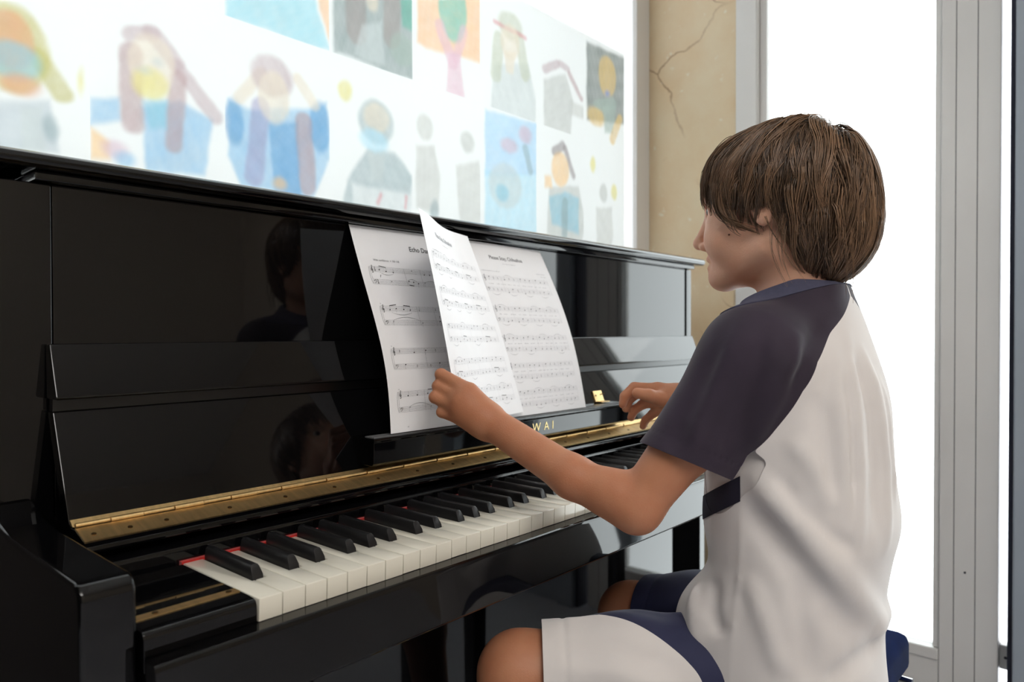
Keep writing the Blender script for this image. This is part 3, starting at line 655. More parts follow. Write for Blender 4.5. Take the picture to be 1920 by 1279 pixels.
ART = {
 (0,0):[('p',[(0.464,0.247),(0.757,0.297),(0.799,0.053),(0.293,-0.013)],'GY'), ('p',[(0.585,0.240),(0.706,0.260),(0.711,0.040),(0.585,0.027)],'LG'), ('e',0.752,0.163,0.051,0.060,'DS'), ('e',0.529,0.507,0.228,0.213,'YH'), ('k',0.678,0.487,0.836,0.337,0.047,'YH'), ('e',0.529,0.543,0.135,0.137,'OR'), ('e',0.543,0.447,0.158,0.090,'LB'), ('e',0.571,0.340,0.116,0.050,'OR'), ('e',0.948,0.423,0.019,0.050,'YM')],
 (1,0):[('p',[(-0.006,0.350),(0.198,0.387),(0.198,0.273),(-0.006,0.213)],'BL'), ('p',[(-0.006,0.200),(0.124,0.153),(0.124,0.057),(-0.006,0.040)],'OF'), ('e',0.161,0.117,0.093,0.047,'PK'), ('e',0.231,0.077,0.070,0.040,'BL'), ('p',[(0.347,0.370),(0.626,0.443),(0.900,0.383),(0.830,0.053),(0.379,0.030)],'BL'), ('k',0.259,0.733,0.431,0.770,0.037,'BR'), ('k',0.431,0.770,0.607,0.647,0.047,'BR'), ('k',0.607,0.633,0.923,0.403,0.043,'BR'), ('k',0.277,0.637,0.282,0.273,0.060,'BR2'), ('k',0.626,0.563,0.579,0.203,0.050,'BR2'), ('e',0.426,0.610,0.167,0.157,'SK'), ('e',0.417,0.500,0.130,0.087,'YM'), ('p',[(0.361,0.400),(0.542,0.430),(0.523,0.280),(0.403,0.263)],'LB'), ('e',0.375,0.567,0.042,0.017,'LG'), ('e',0.468,0.627,0.033,0.020,'LG')],
 (2,0):[('p',[(0.034,0.517),(0.197,0.497),(0.787,0.593),(0.968,0.657),(1.000,0.297),(0.838,0.033),(0.146,0.027),(0.025,0.203)],'BL'), ('e',0.081,0.397,0.084,0.130,'BD'), ('e',0.898,0.490,0.111,0.160,'BD'), ('k',0.127,0.547,0.322,0.727,0.037,'SK'), ('k',0.843,0.620,0.680,0.760,0.037,'SK'), ('e',0.429,0.730,0.200,0.123,'BR'), ('p',[(0.392,0.447),(0.680,0.490),(0.699,0.020),(0.438,0.010)],'BD'), ('k',0.322,0.530,0.257,0.103,0.060,'PU'), ('k',0.731,0.500,0.773,0.097,0.060,'BR2'), ('e',0.443,0.603,0.149,0.160,'SK'), ('e',0.490,0.080,0.065,0.037,'OF')],
 (3,0):[('p',[(0.186,0.177),(0.437,0.423),(0.767,0.450),(0.985,0.303),(0.971,0.030),(0.126,-0.043)],'DS'), ('e',0.535,0.623,0.209,0.150,'DS'), ('e',0.539,0.653,0.158,0.097,'SK'), ('e',0.511,0.490,0.172,0.080,'MK'), ('p',[(0.437,0.407),(0.632,0.433),(0.614,0.223),(0.465,0.207)],'LG'), ('p',[(0.247,0.163),(0.985,0.167),(0.985,-0.007),(0.247,-0.033)],'W'), ('k',0.586,0.127,0.549,0.067,0.013,'RD'), ('k',0.915,0.140,0.902,0.063,0.010,'RD'), ('e',0.177,0.777,0.074,0.067,'YM')],
 (4,0):[('e',0.171,0.683,0.111,0.097,'GR2'), ('p',[(0.046,0.527),(0.306,0.563),(0.380,0.350),(0.357,0.063),(0.041,0.077)],'GR2'), ('e',0.803,0.660,0.107,0.083,'GR'), ('p',[(0.617,0.460),(0.998,0.530),(1.067,0.300),(0.993,0.013),(0.673,0.030)],'GR2'), ('e',0.301,0.080,0.060,0.083,'DS')],
 (5,0):[('p',[(0.077,0.967),(1.057,0.993),(1.057,0.543),(0.077,0.430)],'SKY'), ('p',[(0.077,0.473),(1.057,0.543),(1.057,0.023),(0.072,-0.003)],'MK'), ('e',0.499,0.727,0.144,0.063,'PK'), ('e',0.792,0.860,0.121,0.073,'PK'), ('e',0.430,0.383,0.293,0.190,'LG'), ('e',0.374,0.323,0.111,0.073,'LB'), ('k',0.792,0.743,0.889,0.570,0.037,'DS')],
 (6,0):[('p',[(0.261,0.470),(0.888,0.540),(1.046,0.197),(0.948,0.010),(0.205,0.033)],'GR'), ('k',0.373,0.800,0.540,0.870,0.043,'HB'), ('k',0.595,0.853,0.767,0.627,0.033,'HB'), ('p',[(0.261,0.377),(0.595,0.457),(0.888,0.427),(0.888,0.083),(0.312,0.140)],'LB'), ('e',0.493,0.653,0.181,0.157,'OF'), ('p',[(0.173,0.557),(0.303,0.573),(0.326,0.470),(0.173,0.453)],'OF'), ('k',0.595,0.360,0.572,0.060,0.047,'DS')],
 (7,0):[('e',0.478,0.533,0.093,0.090,'GR'), ('p',[(0.297,0.373),(0.692,0.410),(0.719,0.143),(0.664,-0.023),(0.320,-0.043)],'GR2'), ('e',0.222,0.783,0.065,0.073,'YM'), ('e',0.747,0.567,0.070,0.077,'YM')],
 (1,1):[('e',0.644,-0.100,0.056,0.013,'YM')],
 (2,1):[('p',[(0.016,0.460),(0.773,0.683),(0.875,0.233),(1.005,0.003),(0.685,-0.020),(0.373,0.000),(0.011,-0.013)],'TQ'), ('p',[(0.773,0.683),(1.028,0.760),(1.024,0.023),(0.903,0.240)],'ORR')],
 (3,1):[('p',[(0.052,0.767),(1.050,1.060),(1.041,-0.007),(0.637,-0.013),(0.256,0.020),(0.047,0.000)],'DG'), ('p',[(0.809,0.763),(1.050,0.827),(1.046,0.357),(0.874,0.360)],'GN'), ('k',0.288,0.620,0.316,0.197,0.087,'DBR'), ('k',0.739,0.743,0.739,0.250,0.077,'DBR'), ('p',[(0.381,0.247),(0.604,0.333),(0.651,0.043),(0.442,0.020),(0.284,0.043)],'LG'), ('e',0.497,0.457,0.074,0.080,'SK'), ('e',0.874,0.187,0.158,0.117,'SG')],
 (4,1):[('p',[(0.078,1.070),(1.058,1.360),(1.053,0.317),(0.663,0.310),(0.199,0.267),(0.073,0.287)],'ORR'), ('e',0.584,0.643,0.209,0.247,'TE'), ('k',0.389,0.477,0.584,0.230,0.050,'PP'), ('k',0.747,0.517,0.626,0.280,0.043,'PP'), ('p',[(0.519,0.300),(0.682,0.333),(0.761,-0.007),(0.487,-0.013)],'PP')],
 (5,1):[('p',[(0.225,0.360),(0.843,0.483),(0.996,0.183),(0.978,-0.017),(0.174,-0.067)],'LG'), ('k',0.314,0.577,0.267,0.280,0.067,'HG'), ('k',0.694,0.660,0.797,0.380,0.060,'HG'), ('e',0.523,0.733,0.214,0.117,'HG'), ('k',0.253,0.707,0.797,0.693,0.017,'RD'), ('e',0.523,0.597,0.172,0.150,'SK'), ('p',[(0.406,0.507),(0.629,0.530),(0.569,0.337),(0.453,0.337)],'SK')],
 (6,1):[('p',[(0.154,0.403),(0.600,0.533),(0.772,0.317),(0.712,-0.017),(0.154,-0.027)],'GR'), ('k',0.177,0.500,0.428,0.590,0.040,'BR'), ('k',0.484,0.610,0.656,0.593,0.033,'BR'), ('k',0.688,0.553,0.953,0.373,0.027,'BR2'), ('p',[(0.712,0.307),(1.013,0.307),(1.046,0.187),(0.735,0.187)],'GR2')],
 (7,1):[('p',[(0.074,0.933),(1.017,0.960),(1.017,0.283),(0.074,0.190)],'DK'), ('e',0.575,0.693,0.214,0.200,'FY'), ('e',0.575,0.523,0.051,0.030,'BB'), ('k',0.301,0.357,0.724,0.453,0.057,'SG'), ('e',0.301,0.253,0.218,0.090,'FY'), ('p',[(0.455,0.383),(0.789,0.440),(0.724,0.157),(0.520,0.127)],'SG'), ('k',0.887,0.320,0.696,0.090,0.050,'FY')],
}

LAB = {
 (0,0): 'painting of a masked figure with long yellow hair, leftmost in the lower row',
 (1,0): 'painting of a girl with brown hair and a yellow face mask',
 (2,0): 'painting of a figure in blue with both hands raised to the head',
 (3,0): 'painting of a hooded figure in grey with a pale blue mask',
 (4,0): 'pale painting of two grey standing silhouettes above the turned page',
 (5,0): 'painting on a pale blue ground with a round white shape',
 (6,0): 'painting of an orange-faced girl in a light blue jacket, lower row',
 (7,0): 'pale painting of one small grey standing person, lower right',
 (1,1): 'nearly blank sheet with a small yellow mark at the top edge of view',
 (2,1): 'painting with a light blue field and an orange corner',
 (3,1): 'painting in dark grey-green with brown hair shapes',
 (4,1): 'painting of a teal-headed pink figure on orange ground',
 (5,1): 'painting of a long-haired figure wearing a red-brimmed hat',
 (6,1): 'painting of a grey figure with one bent brown arm',
 (7,1): 'dark painting of a yellow face with orange hands, rightmost in the upper row',
}
def paper_art_mat():
    m = bpy.data.materials.new('painted_paper'); m.use_nodes = True; nt = m.node_tree
    for n in list(nt.nodes): nt.nodes.remove(n)
    out = nt.nodes.new('ShaderNodeOutputMaterial'); mx = nt.nodes.new('ShaderNodeMixShader'); mx.inputs[0].default_value = 0.25
    tl = nt.nodes.new('ShaderNodeBsdfTranslucent'); df = nt.nodes.new('ShaderNodeBsdfDiffuse'); at = nt.nodes.new('ShaderNodeVertexColor'); at.layer_name = 'paint'
    L = nt.links.new; L(at.outputs[0], tl.inputs[0]); L(at.outputs[0], df.inputs[0]); L(tl.outputs[0], mx.inputs[1]); L(df.outputs[0], mx.inputs[2]); L(mx.outputs[0], out.inputs[0])
    return m
ARTM = paper_art_mat()
def smooth01(x): x = np.clip(x, 0, 1); return x*x*(3-2*x)
def poly_sd(U, V, pts):
    pts = np.array(pts); n = len(pts); d = np.full(U.shape, 1e9); ins = np.zeros(U.shape, bool)
    for i in range(n):
        a, b = pts[i], pts[(i+1) % n]; e = b-a; wx, wy = U-a[0], V-a[1]
        t = np.clip((wx*e[0]+wy*e[1])/max(e@e, 1e-9), 0, 1); d = np.minimum(d, np.hypot(wx-e[0]*t, wy-e[1]*t))
        c = ((a[1] <= V) & (b[1] > V)) | ((b[1] <= V) & (a[1] > V))
        with np.errstate(divide='ignore', invalid='ignore'): xi = a[0]+(V-a[1])/(b[1]-a[1]+1e-12)*e[0]
        ins ^= c & (U < xi)
    return np.where(ins, -d, d)
def wob(U, V, s, seed):
    r = np.random.RandomState(seed); o = 0
    for k in range(5):
        a = r.rand(4)*6.28; f = s*(1.6**k); o = o+np.sin(U*f*np.cos(a[0])+V*f*np.sin(a[0])+a[1])*np.sin(U*f*np.sin(a[2])-V*f*np.cos(a[2])+a[3])/(1.4**k)
    return o/2.2
for (c, r), shapes in ART.items():
    nu, nv = 74, 100
    U, V = np.meshgrid(np.linspace(0, 1, nu), np.linspace(0, 1, nv)); sd = 7*c+3*r+1
    Uw = U+.014*wob(U, V, 9, sd); Vw = V+.011*wob(U, V, 8, sd+50)
    img = np.ones((nv, nu, 3))*np.array(srgb(*PCOL['W'])[:3])
    for k, s in enumerate(shapes):
        col = np.array(srgb(*PCOL[s[-1]])[:3])
        if s[0] == 'e': d = (np.hypot((Uw-s[1])/s[3], (Vw-s[2])/s[4])-1)*min(s[3], s[4])
        elif s[0] == 'k':
            ax, ay, bx, by, rad = s[1:6]; A = .3/.2153
            ex, ey = bx-ax, (by-ay)*A; wx, wy = Uw-ax, (Vw-ay)*A; t = np.clip((wx*ex+wy*ey)/(ex*ex+ey*ey+1e-9), 0, 1); d = np.hypot(wx-ex*t, wy-ey*t)-rad*A
        else: d = poly_sd(Uw, Vw, s[1])
        al = smooth01(.5-d/.05)*(.86+.14*wob(U, V, 22, sd+k))
        tone = 1+.07*wob(U, V, 16, sd+100+k)[..., None]
        al = al*.72; img = img*(1-al[..., None])+np.clip(col*tone, 0, 1)*al[..., None]
    x0 = X00+c*CW+.0001; z0 = ROWS[r]+.0001; w, ht = CW-.0002, .303-.0002
    curl = .0006+.0008*(np.abs(2*U-1)**4)*(np.abs(2*V-1)**2)
    P = np.stack([x0+U*w, .6285-curl, z0+V*ht], -1).reshape(-1, 3)
    idx = np.arange(nu*nv).reshape(nv, nu); q = np.stack([idx[:-1, :-1], idx[:-1, 1:], idx[1:, 1:], idx[1:, :-1]], -1).reshape(-1, 4)
    o = add_obj('painting', P, q, ARTM, None, smooth=True)
    ca = o.data.color_attributes.new('paint', 'FLOAT_COLOR', 'POINT')
    ca.data.foreach_set('color', np.concatenate([np.clip(img, 0, 1), np.ones((nv, nu, 1))], -1).astype(np.float32).ravel())
    tag(o, LAB[(c, r)], 'painting', 'pupil paintings on the frosted window')
# ------------------------------------------------------------------ smooth solids: distance fields of blended primitives, meshed with surface nets
def A3(*p): return np.array(p, dtype=np.float64)
class Cone:
    def __init__(s, a, b, ra, rb, k=.012, neg=False): s.a, s.b, s.ra, s.rb, s.k, s.neg = A3(*a), A3(*b), ra, rb, k, neg
    def d(s, P):
        e = s.b-s.a; L2 = e@e; W = P-s.a; t = np.clip(W@e/L2, 0, 1); return np.sqrt(((W-t[:, None]*e)**2).sum(1))-(s.ra+(s.rb-s.ra)*t)
class Ell:
    def __init__(s, c, r, R=None, k=.012, neg=False): s.c, s.r, s.R, s.k, s.neg = A3(*c), A3(*r), R, k, neg
    def d(s, P):
        q = P-s.c
        if s.R is not None: q = q@s.R
        k0 = np.sqrt(((q/s.r)**2).sum(1)); k1 = np.sqrt(((q/(s.r**2))**2).sum(1))+1e-9
        return np.where(k0 < 1e-4, -s.r.min(), k0*(k0-1)/k1)
class Loft:
    """upright body of elliptic sections: rows of z, cx, cy, half width, half depth"""
    def __init__(s, rows, k=.03, p=2.3, neg=False):
        T = np.array(sorted(rows)); s.k, s.neg, s.p = k, neg, p
        zz = np.linspace(T[0, 0], T[-1, 0], 200); s.z = zz
        s.t = []
        for j in range(1, 5):
            y = np.interp(zz, T[:, 0], T[:, j]); kk = 13; ker = np.ones(kk)/kk
            yp = np.concatenate([np.full(kk, y[0]), y, np.full(kk, y[-1])]); yp = np.convolve(np.convolve(yp, ker, 'same'), ker, 'same'); s.t.append(yp[kk:-kk])
    def d(s, P):
        z = P[:, 2]; cx, cy, a, b = [np.interp(z, s.z, t) for t in s.t]
        q = ((np.abs(P[:, 0]-cx)/a)**s.p+(np.abs(P[:, 1]-cy)/b)**s.p)**(1/s.p)
        d = (q-1)*np.minimum(a, b)
        return np.maximum(d, np.maximum(s.z[0]-z, z-s.z[-1]))
def field(prims, P):
    d = np.full(len(P), 1.0)
    for s in prims:
        x = s.d(P)
        if s.neg:
            h = np.maximum(s.k-np.abs(-d-x), 0)/s.k; d = -(np.minimum(-d, x)-h*h*s.k*.25)
        else:
            h = np.maximum(s.k-np.abs(d-x), 0)/s.k; d = np.minimum(d, x)-h*h*s.k*.25
    return d
class Ridge:
    """a fold running along a polyline: raises (h > 0) or sinks (h < 0) the surface near it"""
    def __init__(s, pts, h, w, asym=0.0): s.p = np.array(pts, float); s.h, s.w, s.lo, s.hi = h, w, np.min(pts, 0)-3*w, np.max(pts, 0)+3*w
    def f(s, P):
        m = np.all((P > s.lo) & (P < s.hi), axis=1); o = np.zeros(len(P))
        if not m.any(): return o
        Q = P[m]; best = np.full(len(Q), 1e9); tt = np.zeros(len(Q)); n = len(s.p)-1
        for i in range(n):
            a, b = s.p[i], s.p[i+1]; e = b-a; t = np.clip((Q-a)@e/(e@e), 0, 1); dd = np.sqrt(((Q-a-t[:, None]*e)**2).sum(1))
            c = dd < best; best = np.where(c, dd, best); tt = np.where(c, (i+t)/n, tt)
        o[m] = s.h*np.exp(-(best/s.w)**2)*np.clip(np.minimum(tt, 1-tt)*5, .0, 1)
        return o
def mesh_sdf(prims, lo, hi, cell, folds=(), extra=None, B=14, slack=1.6, smooth=2):
    lo = A3(*lo); nb = np.ceil((A3(*hi)-lo)/(cell*B)).astype(int); hd = cell*B*math.sqrt(3)/2
    gi = np.stack(np.meshgrid(*[np.arange(n) for n in nb], indexing='ij'), -1).reshape(-1, 3)
    ctr = lo+(gi+.5)*cell*B
    dall = np.stack([s.d(ctr) for s in prims]); dc = field(prims, ctr)
    act = np.abs(dc) < hd*slack+.004
    dims = nb*B+1
    loc = np.stack(np.meshgrid(*[np.arange(-1, B+1)]*3, indexing='ij'), -1).reshape(-1, 3); n1 = B+2
    def key(c): return (c[:, 0]*(dims[1]+2)+c[:, 1])*(dims[2]+2)+c[:, 2]
    vk, vp, qk = [], [], []
    posmin = np.where([s.neg for s in prims], 9, 0)
    for bi in np.nonzero(act)[0]:
        base = gi[bi]*B; P = lo+(loc+base)*cell
        m = dall[:, bi]; dm = m[posmin == 0].min()
        use = [s for s, x in zip(prims, m) if (x < dm+2.2*hd+s.k+.01 if not s.neg else x < 1.2*hd+s.k+.005)]
        d = field(use, P)
        for f in folds: d = d-f.f(P)
        if extra: d = extra(P, d)
        d = d.reshape(n1, n1, n1)
        if d.min() > 0 or d.max() < 0: continue
        # cells with index -1..B-1 in this block's samples: cell (i) spans samples i, i+1
        sg = d < 0; acc = np.zeros((n1-1,)*3+(3,)); cnt = np.zeros((n1-1,)*3)
        I = np.indices((n1-1,)*3)
        for ax in range(3):
            for o1 in (0, 1):
                for o2 in (0, 1):
                    off = [0, 0, 0]; oth = [a for a in range(3) if a != ax]; off[oth[0]] = o1; off[oth[1]] = o2; of2 = list(off); of2[ax] = 1
                    sl = tuple(slice(o, o+n1-1) for o in off); s2 = tuple(slice(o, o+n1-1) for o in of2)
                    a, b = d[sl], d[s2]; cr = (a < 0) != (b < 0)
                    if not cr.any(): continue
                    t = np.where(cr, a/np.where(cr, a-b, 1), 0)
                    for j in range(3): acc[..., j] += np.where(cr, (t if j == ax else off[j]), 0)
                    cnt += cr
        has = cnt > 0
        own = has.copy(); own[0] = False; own[:, 0] = False; own[:, :, 0] = False      # samples start at -1, so local cell 1.. belongs here
        ix = np.stack(np.nonzero(own), -1)
        if len(ix):
            vk.append(key(ix-1+base)); vp.append(lo+(ix-1+base+acc[own]/cnt[own][:, None])*cell)
        # edges starting at samples 0..B-1 (local 1..B)
        for ax in range(3):
            a = d[1:-1, 1:-1, 1:-1]; sl = [slice(1, -1)]*3; sl[ax] = slice(2, None); b = d[tuple(sl)]
            cr = (a < 0) != (b < 0); ix = np.stack(np.nonzero(cr), -1)
            if not len(ix): continue
            fl = (a < 0)[cr]; c0 = ix+base; o = [x for x in range(3) if x != ax]
            e1 = np.zeros(3, int); e1[o[0]] = 1; e2 = np.zeros(3, int); e2[o[1]] = 1
            q = np.stack([key(c0-e1-e2), key(c0-e2), key(c0), key(c0-e1)], 1)
            flip = fl if ax != 1 else ~fl
            q = np.where(flip[:, None], q, q[:, ::-1]); qk.append(q)
    vk = np.concatenate(vk); vp = np.concatenate(vp); u, i0 = np.unique(vk, return_index=True); V = vp[i0]
    q = np.concatenate(qk); idx = np.searchsorted(u, q); idx = np.clip(idx, 0, len(u)-1); ok = (u[idx] == q).all(1); F = idx[ok]
    for _ in range(smooth):
        acc = np.zeros_like(V); cnt = np.zeros(len(V))
        for a, b in ((0, 1), (1, 2), (2, 3), (3, 0)):
            np.add.at(acc, F[:, a], V[F[:, b]]); np.add.at(acc, F[:, b], V[F[:, a]]); np.add.at(cnt, F[:, a], 1); np.add.at(cnt, F[:, b], 1)
        V = .5*V+.5*acc/np.maximum(cnt, 1)[:, None]
    return V, F
def tris(F): return np.concatenate([F[:, [0, 1, 2]], F[:, [0, 2, 3]]]) if F.shape[1] == 4 else F
def compact(V, T):
    u, inv = np.unique(T, return_inverse=True); return V[u], inv.reshape(T.shape)
def clip(V, T, s):
    """keep the part of a triangle mesh where s >= 0, cutting triangles along s = 0"""
    s = np.where(np.abs(s) < 1e-7, 1e-7, s)
    pos = s[T] > 0; n = pos.sum(1); keep = [T[n == 3]]; newV = []; base = len(V)
    mix = (n == 1) | (n == 2)
    M_, pm = T[mix], pos[mix]
    if len(M_):
        one = pm.sum(1) == 1
        odd = np.where(one, pm.argmax(1), (~pm).argmax(1)); r = np.arange(len(M_))
        a, b, c = M_[r, odd], M_[r, (odd+1) % 3], M_[r, (odd+2) % 3]
        def cut(i, j):
            lo, hi = np.minimum(i, j), np.maximum(i, j); return np.stack([lo, hi], 1)
        E = np.concatenate([cut(a, b), cut(a, c)]); ue, inv = np.unique(E, axis=0, return_inverse=True); inv = inv.ravel()
        t = s[ue[:, 0]]/(s[ue[:, 0]]-s[ue[:, 1]]); NV = V[ue[:, 0]]+(V[ue[:, 1]]-V[ue[:, 0]])*t[:, None]
        ab, ac = inv[:len(a)]+base, inv[len(a):]+base
        keep.append(np.stack([a, ab, ac], 1)[one])
        two = ~one; keep.append(np.stack([b, c, ac], 1)[two]); keep.append(np.stack([b, ac, ab], 1)[two])
        V = np.concatenate([V, NV])
    return compact(V, np.concatenate(keep))
def vnormals(V, T):
    n = np.cross(V[T[:, 1]]-V[T[:, 0]], V[T[:, 2]]-V[T[:, 0]]); N = np.zeros_like(V)
    for j in range(3): np.add.at(N, T[:, j], n)
    return N/(np.linalg.norm(N, axis=1, keepdims=True)+1e-12)
def thicken(V, T, th):
    """give an open sheet thickness inwards with a closed rim"""
    N = vnormals(V, T); n = len(V); E = np.concatenate([T[:, [0, 1]], T[:, [1, 2]], T[:, [2, 0]]])
    k = E.min(1)*n+E.max(1); u, i, c = np.unique(k, return_index=True, return_counts=True); b = E[i[c == 1]]
    rim = np.concatenate([np.stack([b[:, 1], b[:, 0], b[:, 0]+n], 1), np.stack([b[:, 1], b[:, 0]+n, b[:, 1]+n], 1)])
    return np.concatenate([V, V-N*th]), np.concatenate([T, T[:, ::-1]+n, rim])

# ------------------------------------------------------------------ the boy: landmarks (metres, z from the key tops)
HC = A3(.5675, -.2365, .396); HYAW = math.radians(6.0); HPIT = math.radians(-3.0)
cy_, sy_ = math.cos(HYAW), math.sin(HYAW); cp_, sp_ = math.cos(HPIT), math.sin(HPIT)
HR = np.array([[cy_, -sy_*cp_, sy_*sp_], [sy_, cy_*cp_, -cy_*sp_], [0, sp_, cp_]])      # columns: right, forward, up
def h(x, y, z): return tuple(HC+HR@A3(x, y, z))
SHL, ELL, WRL = (.462, -.252, .205), (.3772, -.1529, .0344), (.3487, .047, .1181)
SHR, ELR, WRR = (.695, -.250, .205), (.770, -.200, .020), (.653, -.061, .131)
NECK = (.577, -.266, .255)
HIPL, KNL, ANL = (.515, -.240, -.172), (.330, -.018, -.180), (.365, .045, -.60)
HIPR, KNR, ANR = (.640, -.240, -.160), (.632, .012, -.207), (.655, .06, -.60)

def body_prims():
    L = []
    C = lambda a, b, ra, rb, k=.012: L.append(Cone(a, b, ra, rb, k))
    # head
    L.append(Ell(h(0, -.010, .016), (.072, .090, .080), HR, .02))
    L.append(Ell(h(0, .030, -.005), (.062, .055, .070), HR, .02))
    L.append(Ell(h(0, .036, -.050), (.051, .046, .052), HR, .02))
    for s in (-1, 1):
        C(h(s*.046, .0, -.062), h(s*.012, .066, -.088), .017, .014, .02)
        L.append(Ell(h(s*.033, .053, -.045), (.024, .026, .026), HR, .015))
        L.append(Ell(h(s*.010, .0875, -.0475), (.0075, .009, .0065), HR, .006))
    L.append(Ell(h(0, .0725, -.090), (.017, .013, .013), HR, .014))
    C(h(0, .080, -.004), h(0, .0975, -.038), .0065, .0080, .008)
    L.append(Ell(h(0, .0990, -.0415), (.0085, .0085, .0075), HR, .006))
    L.append(Ell(h(0, .079, -.064), (.019, .0105, .0075), HR, .006)); L.append(Ell(h(0, .0785, -.0755), (.016, .0105, .0065), HR, .005))
    # ears
    for s in (-1, 1): L.append(Ell(h(s*.0680, -.004, -.016), (.007, .014, .024), HR, .006))
    # neck and the trunk inside the clothes
    C(h(0, -.028, -.045), (NECK[0], NECK[1], .24), .046, .049, .025)
    C((NECK[0], NECK[1], .235), SHL, .045, .036, .03); C((NECK[0], NECK[1], .235), SHR, .045, .036, .03)
    C((.577, -.262, .14), (.577, -.262, -.10), .080, .078, .05); C((.53, -.26, .12), (.53, -.255, -.09), .075, .072, .05); C((.62, -.26, .12), (.62, -.255, -.09), .075, .072, .05)
    # arms
    for sh, el, wr in ((SHL, ELL, WRL), (SHR, ELR, WRR)):
        sh, el, wr = A3(*sh), A3(*el), A3(*wr)
        mid = A3(.3566, -.0783, .0628) if sh[0] < .577 else el*.64+wr*.36
        C(sh, sh*.45+el*.55, .037, .0338, .02); C(sh*.45+el*.55, el, .0338, .0271, .015)
        C(el, mid, .0271, .0245, .0153); C(mid, wr, .0245, .0208, .012)
        L.append(Ell(el+A3(-.0084 if sh[0] < .577 else .0084, .0254, .0156), (.022, .023, .022), None, .02))
    # left hand, closed round the edge of the page
    w = A3(*WRL)
    f4 = [((.339, .074, .157), (.329, .117, .1775), (.352, .137, .173), (.366, .123, .167), .0086),
          ((.333, .079, .1465), (.325, .118, .1620), (.350, .137, .158), (.362, .121, .153), .0088),
          ((.330, .082, .135), (.318, .117, .1480), (.345, .134, .144), (.356, .118, .140), .0085),
          ((.330, .078, .1225), (.321, .107, .1290), (.345, .123, .127), (.354, .108, .124), .0078)]
    for i, (m, p, dd, t, r) in enumerate(f4):
        C(w+A3(0, .004, (1.5-i)*.004), m, .0165, r*1.30, .012)
        C(m, p, r*1.16, r*.98, .0028); C(p, dd, r*.92, r*.84, .0025); C(dd, t, r*.84, r*.72, .0025)
    C((.352, .055, .120), (.366, .084, .140), .0150, .0118, .014); C((.366, .084, .140), (.373, .110, .155), .0112, .0088, .004)
    C((.340, .055, .124), (.334, .078, .140), .017, .018, .016)
    # right hand, reaching over the keys
    w = A3(*WRR)
    f4 = [((.642, -.029, .1455), (.627, .003, .148), (.617, .014, .1345), (.615, .016, .122), .0088),
          ((.656, -.022, .1385), (.652, .014, .137), (.647, .027, .1245), (.645, .029, .112), .0090),
          ((.666, -.022, .1285), (.664, .010, .119), (.658, .023, .1085), (.655, .026, .097), .0085),
          ((.671, -.028, .1175), (.668, -.005, .104), (.663, .005, .094), (.661, .008, .084), .0076)]
    for i, (m, p, dd, t, r) in enumerate(f4):
        C(w+A3(.003*i, .004, (1.5-i)*.003), m, .0165, r*1.25, .014)
        C(m, p, r*1.1, r*.95, .005); C(p, dd, r*.93, r*.85, .002); C(dd, t, r*.85, r*.72, .002)
    C((.648, -.055, .132), (.622, -.043, .134), .0155, .0115, .012); C((.622, -.043, .134), (.604, -.036, .1395), .0108, .0098, .004); C((.604, -.036, .1395), (.588, -.026, .1435), .0096, .0080, .003)
    # legs and feet
    for hp, kn, an in ((HIPL, KNL, ANL), (HIPR, KNR, ANR)):
        hp, kn, an = A3(*hp), A3(*kn), A3(*an)
        C(hp, kn, .060, .0475, .03); C(kn, kn*.6+an*.4, .046, .044, .02); C(kn*.6+an*.4, an, .044, .027, .02)
        C(an+A3(0, 0, -.02), an+A3(-.01, .11, -.09), .030, .020, .03); C(an, an+A3(0, -.025, -.09), .028, .024, .02)
    # carved: eye sockets, nostrils, mouth line, ear bowl
    for s in (-1, 1):
        L.append(Ell(h(s*.031, .083, -.006), (.014, .012, .009), HR, .008, neg=True))
        L.append(Ell(h(s*.0065, .0935, -.0525), (.0032, .0045, .0035), HR, .003, neg=True))
        L.append(Ell(h(s*.0765, -.002, -.012), (.006, .008, .012), HR, .004, neg=True))
    L.append(Ell(h(0, .094, -.0700), (.021, .012, .0014), HR, .003, neg=True))
    return L

def shirt_prims():
    L = [Loft([(-.24, .577, -.245, .150, .118), (-.17, .577, -.238, .150, .117), (-.10, .577, -.240, .147, .113), (-.075, .577, -.257, .144, .101), (-.045, .577, -.268, .139, .094), (0, .577, -.267, .138, .108),
               (.05, .577, -.265, .139, .101), (.10, .577, -.263, .140, .100), (.15, .577, -.262, .136, .099), (.20, .577, -.262, .120, .086), (.24, .577, -.263, .085, .066), (.29, .577, -.264, .055, .054)], k=.03)]
    C = lambda a, b, ra, rb, k=.012: L.append(Cone(a, b, ra, rb, k))
    for sh, el in ((SHL, ELL), (SHR, ELR)):
        sh, el = A3(*sh), A3(*el)
        C((.577+(sh[0]-.577)*.25, -.262, .225), sh, .055, .0485, .04)
        lw = A3(.006*(1 if sh[0] < .577 else -1), -.004, -.005); C(sh, sh*.28+el*.72+lw, .0525, .0470, .035); C(sh*.28+el*.72+lw, sh*.2+el*.8+lw, .0470, .047, .01)
    return L
def shorts_prims():
    L = []
    C = lambda a, b, ra, rb, k=.03: L.append(Cone(a, b, ra, rb, k))
    for hp, kn in ((HIPL, KNL), (HIPR, KNR)):
        hp, kn = A3(*hp), A3(*kn)
        C(hp, hp*.45+kn*.55, .066, .065, .03); C(hp*.45+kn*.55, kn, .065, .060, .02)
    C((.535, -.245, -.15), (.625, -.245, -.15), .080, .080, .04)
    return L
# ------------------------------------------------------------------ build the boy
person = tag(empty('person', (.577, -.24, FL)), 'boy in white and dark raglan shirt seated at the piano turning a music page', 'person')
V, F = mesh_sdf(body_prims(), (.24, -.42, FL-.01), (.90, .20, .53), .0024, smooth=1)
